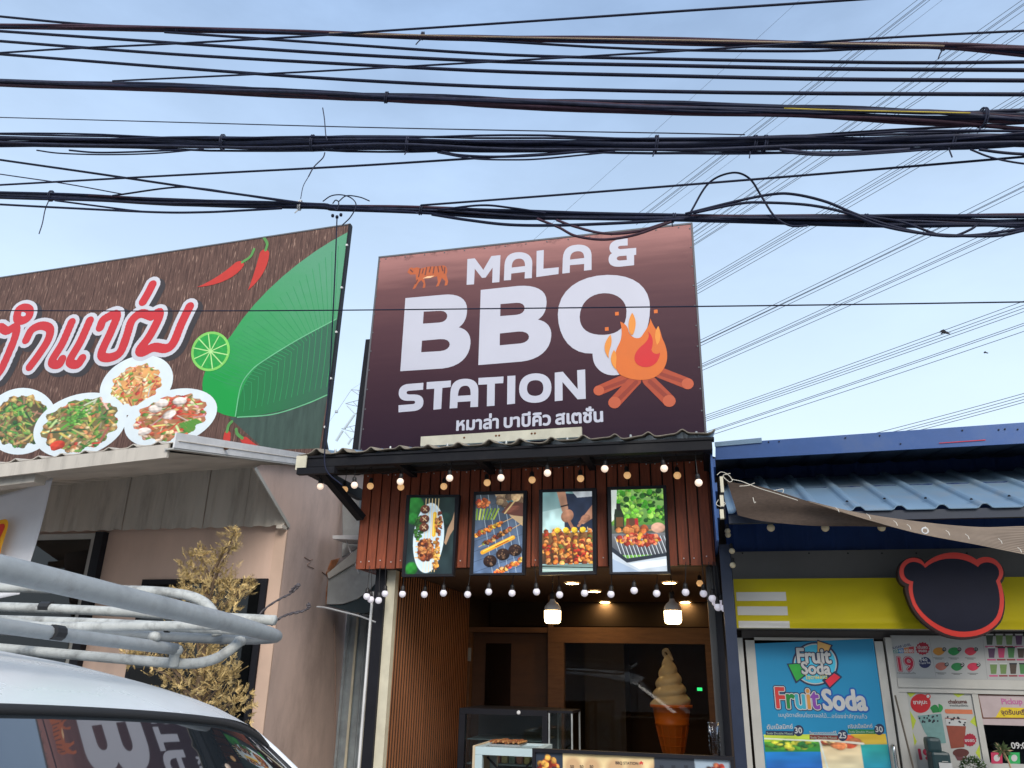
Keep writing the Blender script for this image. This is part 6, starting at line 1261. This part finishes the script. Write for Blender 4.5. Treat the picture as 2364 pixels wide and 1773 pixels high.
def ring(par, x, ytop, ybot, Y, m=WIREG, tail=None):
    a, b = [EYE+ray(*q)*(Y/ray(x, (ytop+ybot)/2).y) for q in ((x, ytop), (x+2, ybot))]; c = (a+b)/2; h = (a-b).length/2*.95
    for dx in (0, .012):
        MB().tube([c+RGT*(dx+.006*math.sin(t))-FWD*(math.cos(t)*h*.8)+UPV*(math.sin(t)*h) for t in np.linspace(0, 6.3, 20)], .0045, 6).build('cable_tie', m, par)
    if tail: MB().tube(spline([atY(px, py, Y-.03) for px, py in tail], 4), .004, 6).build('tie_tail', m, par)
def bundle(name, pts, prof, nst, label, Y, mats, rr=(.006, .011), loops=(), ties=()):
    """prof: half height of the bundle in pixels at each point"""
    s = wpts(pts, Y); xs = [p.x for p in s]; px_ = [p[0] for p in pts]
    t = thing(name, atY(pts[len(pts)//2][0], pts[len(pts)//2][1], Y), label, 'cable bundle')
    k = pxm(1182, pts[0][1], Y)
    for i in range(nst):
        base = (i+.5)/nst*2-1; ph, ph2 = random.uniform(0, 6), random.uniform(0, 6); dep = random.uniform(-1, 1)
        rad = random.uniform(*rr)
        def off(x):
            h = np.interp(x, px_, prof)*k; v = base*.9 + .22*math.sin(x*.006+ph)+.12*math.sin(x*.013+ph2)
            v = max(-1, min(1, v)); return UPV*(v*max(h-rad, .002)) + FWD*(dep*h*.6+.01*math.sin(x*.009+ph2))
        MB().tube(wire3(s, Y, off), rad, 7).build('cable', random.choice(mats), t, smooth=True)
    for L, w, m in loops:
        s2 = spline([Vector(p) for p in L], 8); MB().tube(wire3(s2, Y-.04), max(w/2*k, .0025), 7).build('loose_loop', m, t, smooth=True)
    for a in ties: ring(t, a[0], a[1], a[2], Y, WIREG if len(a) < 5 else a[4], a[3] if len(a) > 3 else None)
    return t
bundle('cable_bundle', [(0, 62), (398, 67), (780, 80), (1178, 90), (1580, 97), (1962, 105), (2180, 109), (2364, 118)], [10, 8, 7, 8, 9, 9, 8, 11], 6, 'topmost brownish bundle of overhead cables', YW, [WIRE, WIRE, WIREB, WIREB, WIREG],
       (.007, .012), ties=[(408, 62, 76), (972, 74, 92, [(972, 90), (965, 97), (960, 103)]), (2176, 98, 116, [(2176, 115), (2170, 125), (2166, 136)])])
cable([(760, 76), (1178, 86), (1580, 93), (1962, 101), (2180, 106)], 3.5, 'pale tan cable on the face of the topmost bundle', YW-.05, WIREP, name='thin_cable')
bundle('cable_bundle', [(0, 190), (398, 202), (800, 221), (1178, 236), (1580, 249), (1926, 260), (2251, 271), (2364, 276)], [13, 13, 13, 14, 17, 17, 18, 22], 11, 'second dark bundle from the top of the overhead cables', YW+.05, [WIRE, WIRE, WIRE, WIREG, WIREB], (.007, .012),
       ties=[(889, 212, 238), (2265, 248, 296, [(2263, 293), (2262, 300)])])
cable([(1810, 250), (1926, 254), (2060, 257), (2240, 261)], 3.0, 'yellow striped cable on the second bundle at the right', YW-.02, WIREY, name='thin_cable')
bundle('cable_bundle', [(0, 324), (398, 329), (800, 331), (1178, 334), (1580, 334), (1962, 331), (2200, 325), (2364, 320)], [21, 20, 20, 21, 20, 22, 19, 20], 16, 'thick third bundle of dark overhead cables across the middle of the sky', YW+.1, [WIRE, WIRE, WIREG, WIREG], (.007, .013),
       loops=[([(85, 347), (140, 354), (245, 357), (360, 354), (470, 344)], 4, WIRE), ([(160, 347), (220, 352), (300, 351), (420, 346)], 5, WIRE), ([(1010, 352), (1090, 366), (1180, 369), (1260, 366), (1420, 350)], 4, WIRE), ([(1020, 350), (1060, 358), (1140, 362), (1250, 358), (1380, 346)], 6, WIRE), ([(1810, 352), (1880, 358), (1960, 358), (2060, 352), (2150, 345)], 4, WIRE), ([(1800, 345), (1860, 352), (1920, 356), (2000, 352), (2100, 345)], 7, WIREG), ([(2240, 345), (2290, 364), (2364, 378), (2500, 390)], 4, WIRE), ([(2260, 345), (2310, 352), (2364, 356), (2500, 362)], 6, WIRE)],
       ties=[(511, 310, 346, [(512, 344), (518, 348)]), (718, 311, 350, [(750, 352), (745, 365), (725, 385), (712, 408)]), (938, 314, 352, [(938, 350), (934, 357)]), (1511, 312, 352, [(1511, 350), (1507, 361)]), (1738, 312, 350, [(1732, 350), (1730, 365)]), (1762, 312, 350), (2193, 304, 342, [(2190, 342), (2198, 363)])])
bundle('cable_bundle', [(0, 450), (200, 457), (398, 467), (723, 474), (780, 479), (997, 486), (1214, 497), (1580, 502), (1962, 508), (2364, 512)], [12, 12, 13, 9, 10, 10, 13, 11, 13, 17], 10, 'lowest thick bundle of dark cables with loose loops', YW+.3, [WIRE, WIRE, WIRE, WIREB, WIREG], (.006, .011),
       loops=[([(260, 452), (398, 433), (470, 436), (560, 450), (690, 470)], 5, WIRE), ([(0, 472), (150, 480), (362, 490), (470, 490), (560, 486), (650, 481)], 6, WIRE), ([(127, 463), (220, 475), (325, 488), (400, 491)], 5, WIRE),
              ([(997, 495), (1080, 508), (1178, 519), (1300, 520), (1450, 514), (1580, 506)], 7, WIRE), ([(1240, 505), (1290, 525), (1330, 545), (1395, 553), (1467, 542), (1550, 512)], 6, WIREB), ([(1285, 508), (1330, 524), (1395, 539), (1467, 535), (1540, 514)], 6, WIREB), ([(1010, 485), (1110, 474), (1180, 480), (1260, 492)], 5, WIRE),
              ([(1593, 492), (1636, 423), (1690, 399), (1730, 412), (1759, 455), (1788, 499), (1824, 521), (1864, 521)], 4.5, WIRE), ([(1582, 494), (1690, 467), (1780, 449), (1835, 449), (1907, 466), (1980, 496), (2070, 525), (2160, 543), (2250, 543), (2364, 528)], 6, WIRE), ([(1600, 492), (1708, 470), (1773, 468), (1871, 474), (1955, 492), (2034, 521), (2143, 540), (2290, 545), (2364, 532)], 6, WIRE), ([(2000, 500), (2080, 512), (2160, 540), (2200, 545), (2240, 530), (2260, 515)], 5, WIRE)],
       ties=[(115, 440, 465, [(113, 462), (104, 485), (98, 515), (90, 540)]), (689, 462, 486, [(688, 485), (680, 492)], FLASH), (969, 473, 496, [(967, 494), (960, 491)]), (1551, 492, 514, [(1551, 513), (1553, 523)]), (1994, 494, 522)])
SG = 'single cables overhead'
cable([(0, 38), (145, 52), (250, 59), (380, 63)], 5.5, 'cable dropping from the top left corner into the topmost bundle')
cable([(0, 72), (398, 99), (800, 125.5), (1178, 143), (1580, 152), (1926, 159), (2364, 162)], 8, 'cable starting at the left edge just under the topmost bundle and crossing the picture')
cable([(0, 95), (398, 125), (800, 148), (1178, 166), (1580, 176), (1926, 183), (2364, 186)], 8, 'single cable second above the second bundle, running the full width')
cable([(0, 125), (398, 156), (800, 184), (1178, 202), (1580, 212), (1926, 216), (2364, 218)], 8, 'single cable running just above the second bundle')
cable([(380, 74), (800, 103), (1178, 127), (1580, 137), (1926, 143), (2143, 145), (2364, 143)], 7.5, 'single cable leaving the topmost bundle at the left and running just below it')
cable([(1060, 91), (1178, 97), (1400, 110), (1580, 116), (1850, 118), (1980, 113), (2100, 110)], 6, 'short slack cable sagging under the topmost bundle at the right')
cable([(0, 122), (163, 112), (398, 101), (687, 85), (860, 73), (1180, 52), (1580, 25), (1962, 0), (2100, -10)], 5, 'thin cable rising to the right and crossing the topmost bundle', YW-.12)
cable([(260, 187), (579, 172), (800, 161), (1178, 140), (1580, 117), (1709, 109), (1926, 95), (2100, 84), (2364, 71)], 5, 'thin cable rising from the second bundle to the top right corner', YW-.1)
cable([(0, 271), (398, 282), (800, 293), (1178, 301), (1580, 308), (1720, 311)], 2.6, 'very thin wire above the thick third bundle', YW+.1, WIREG)
cable([(0, 369), (217, 400), (434, 432), (570, 451), (705, 470)], 5.5, 'cable slanting down into the lowest bundle at the left', YW+.2)
cable([(0, 402), (150, 424), (282, 448)], 2.8, 'thin wire slanting into the lowest bundle at the far left', YW+.25, WIREG)
cable([(0, 427), (398, 405), (800, 384), (1105, 365), (1500, 340), (1950, 307), (2250, 290), (2364, 284)], 5.5, 'cable rising to the right from the lower left edge through the third bundle', YW+.15)
cable([(972, 474), (1276, 451), (1580, 427), (1962, 396), (2364, 362)], 5.5, 'cable rising from the lowest bundle to the right edge', YW+.2)
cable([(0, 717), (400, 718), (800, 716), (1182, 712), (1564, 708), (1964, 703), (2364, 697)], 3.2, 'lone thin wire crossing in front of both big signs', YW+.4)
cable([(745, 249), (749, 275), (752, 310), (756, 325)], 2.6, 'short wire end poking up above the thick third bundle', YW+.05, WIREG, name='wire_end')
cable([(778, 502), (776, 560), (770, 700), (762, 850), (754, 960), (750, 1030), (753, 1085), (790, 1120)], 3.4, 'thin drop wire hanging beside the left sign edge', 5.0, name='drop_wire')
cable([(712, 408), (700, 430), (694, 459)], 1.6, 'hair-thin frayed wire hanging below the third bundle', YW+.05, WIREG, name='frayed_wire')
# knot of connectors on the lowest bundle
kn = thing('cable_knot', atY(775, 485, YW+.26), 'black cable knot with three small connectors on the lowest bundle', 'connector')
for x, y in ((768, 498), (778, 501), (787, 496)): MB().lathe([(0, -.012), (.009, -.009), (.011, 0), (.009, .009), (0, .012)], atY(x, y, YW+.24), 10).build('connector', WIRE, kn, smooth=True)
for L in ([(768, 470), (775, 462), (782, 468), (778, 485), (772, 480)], [(782, 465), (800, 452), (830, 455), (853, 464)], [(745, 465), (765, 452), (790, 450), (812, 458), (822, 474), (810, 500), (790, 520)]): MB().tube(spline([atY(*p, YW+.24) for p in L], 6), .004, 6).build('loop', WIRE, kn)

# ================================================================== far power lines and lattice pylon
def pline(a, b, lab, da=55, db=150, w=2.2):
    a, b = Vector(a), Vector(b); d = (a-b).normalized(); a2 = a + d*180; b2 = b - d*120
    pts = []
    for t in np.linspace(0, 1, 14):
        q = a2.lerp(b2, t); D = 1/((1-t)/da + t/db); pts.append(atY(q.x, q.y+3*math.sin(math.pi*t), D))
    rr = [max(.5*w*pxm(q.x, q.y, p.y) if False else .5*w*p.y/1500, .004) for p in pts for q in (a,)]
    return tag(MB().tube(pts, rr, 5).build('power_line', LINE, smooth=True), lab, 'power line', 'far power lines')
G = []
G += [('steepest group', [(w3(1525, 0), w3(0, 1170)), (w3(1568, 0), w3(0, 1205)), (w3(1580, 0), w3(0, 1214)), (w3(1605, 0), w3(0, 1232))])]
G += [('second steepest group', [(w3(2195, 0), w3(100, 1455)), (w3(2212, 18), w3(100, 1485)), (w3(2212, 28), w3(100, 1492)), (w3(2212, 62), w3(100, 1512))])]
G += [('third steepest group', [(w3(2212, 135), w3(110, 1532)), (w3(2212, 185), w3(110, 1552)), (w3(2212, 205), w3(110, 1560))])]
G += [('group passing the brown sign corner', [(w3(2212, 572), w4(118, 430)), (w3(2212, 600), w4(120, 446)), (w3(2212, 615), w4(120, 458)), (w3(2212, 640), w4(122, 472)), (w3(2212, 672), w4(124, 492))])]
G += [('upper middle group', [(w3(2212, 1155), w4(148, 785)), (w3(2212, 1183), w4(150, 800)), (w3(2212, 1190), w4(150, 804)), (w3(2212, 1215), w4(152, 820))])]
G += [('lower middle group', [(w3(2212, 1372), w4(162, 935)), (w3(2212, 1400), w4(163, 948)), (w3(2212, 1412), w4(164, 956)), (w3(2212, 1448), w4(165, 976))])]
G += [('group near the bird', [(w4(2212, 535), w4(190, 1262)), (w4(2212, 560), w4(192, 1275)), (w4(2212, 580), w4(194, 1286)), (w4(2212, 602), w4(196, 1298))])]
G += [('group above the blue roof', [(w4(2212, 676), w4(230, 1356)), (w4(2212, 690), w4(232, 1364)), (w4(2212, 728), w4(236, 1385))])]
G += [('lowest right group', [(w4(2212, 1122), w4(1310, 1366)), (w4(2212, 1141), w4(1395, 1364)), (w4(2212, 1160), w4(1465, 1361)), (w4(2212, 1178), w4(1545, 1358))])]
for gname, ls in G:
    for i, (a, b) in enumerate(ls): pline(a, b, f'thin far power line, {ORD[i]} from the top in the {gname}', w=1.3)
pline(w3(1685, 0), w3(0, 1283), 'faint single power line below the steepest group', w=.7)
pline(w3(775, 0), w2(1270, 1510), 'faintest single power line left of the steepest group', w=.7)
# pylon, mostly hidden behind the brown sign
PYC = mat('pylon_steel_hazed', (.34, .38, .42), .6, var=.1)  # galvanised grey, with distance haze put in as a paler, bluer colour
YPY = 120
py = thing('lattice_pylon', atY(1000, 1540, YPY), 'haze-pale steel lattice pylon with pointed arms behind the brown sign', 'pylon')
crp = crop(700, 820, 5.925)
def PP(x, y, dy=0): return atY(*crp(x, y), YPY+dy)
def lattice(tip, up, lo, dep=3.0):
    g = MB(); T_ = PP(*tip)
    A = [PP(*up, -dep), PP(*up, dep), PP(*lo, -dep), PP(*lo, dep)]
    for q in A: g.tube([T_, q], .07, 5)
    for i in range(1, 7):
        t0, t1 = i/7, (i+.6)/7
        for a_, b_ in ((0, 1), (2, 3), (0, 2), (1, 3), (0, 3)): g.tube([T_.lerp(A[a_], t0), T_.lerp(A[b_], min(t1, 1))], .045, 4)
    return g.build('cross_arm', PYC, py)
lattice((655, 472), (1300, 515), (1300, 900)); lattice((580, 662), (1300, 470), (1300, 830)); lattice((525, 1005), (1300, 820), (1300, 1220))
g = MB()
for a in ((1150, 250), (1700, 250)): g.tube([PP(*a), PP(a[0] + (-250 if a[0] < 1400 else 250), 3600)], .12, 6)
for i in range(14):
    y0, y1 = 250+i*220, 250+(i+1)*220; w0, w1 = 250*(y0-250)/3350, 250*(y1-250)/3350
    g.tube([PP(1150-w0, y0), PP(1700+w1, y1)], .07, 5); g.tube([PP(1700+w0, y0), PP(1150-w1, y1)], .07, 5)
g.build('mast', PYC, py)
INS = mat('insulator_string', (.42, .48, .52), .5)
for (a, b, r_) in (((600, 690), (710, 805), .12), ((710, 805), (810, 750), .12), ((700, 815), (560, 1010), .22), ((540, 1030), (450, 1175), .24), ((570, 1050), (655, 1150), .12), ((655, 1150), (750, 1100), .12), ((655, 1150), (610, 1220), .2)):
    MB().tube([PP(*a), PP(*b)], r_, 7).build('insulator', INS, py)
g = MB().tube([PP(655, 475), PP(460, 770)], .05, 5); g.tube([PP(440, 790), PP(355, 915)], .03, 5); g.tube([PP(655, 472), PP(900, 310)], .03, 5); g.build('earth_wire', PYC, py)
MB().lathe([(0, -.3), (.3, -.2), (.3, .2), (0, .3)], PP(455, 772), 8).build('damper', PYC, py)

# two birds in the sky
for (x, y), lab, k in ((w4(1710, 738), 'dark bird with spread wings among the power lines', 1.0), (w4(1970, 868), 'tiny dark bird gliding lower in the right sky', .45)):
    c = atY(x, y, 30); s = .20*k; b_ = thing('bird', c, lab, 'bird'); BD = mat('bird_dark', (.02, .02, .025), .8)
    g = MB().tube(spline([c+Vector((-.9*s, 0, -.35*s)), c+Vector((-.3*s, 0, 0)), c+Vector((.3*s, .1*s, -.15*s)), c+Vector((.8*s, .1*s, -.45*s))], 5), [.02*s+.2*s*math.sin(math.pi*min(1, i/15))**.7 for i in range(16)], 8); g.build('body', BD, b_, smooth=True)
    for sg_ in (-1, 1):
        q = [c+Vector((-.2*s, 0, .1*s)), c+Vector((.3*s, 0, .02*s)), c+Vector((sg_*.5*s+.1*s, sg_*.7*s, .35*s)), c+Vector((sg_*1.35*s, sg_*.8*s, (-.35 if sg_ < 0 else .1)*s)), c+Vector((sg_*.6*s-.2*s, sg_*.4*s, .3*s))]
        MB().prism(q, (0, .01*s, .02*s)).build('wing', BD, b_)
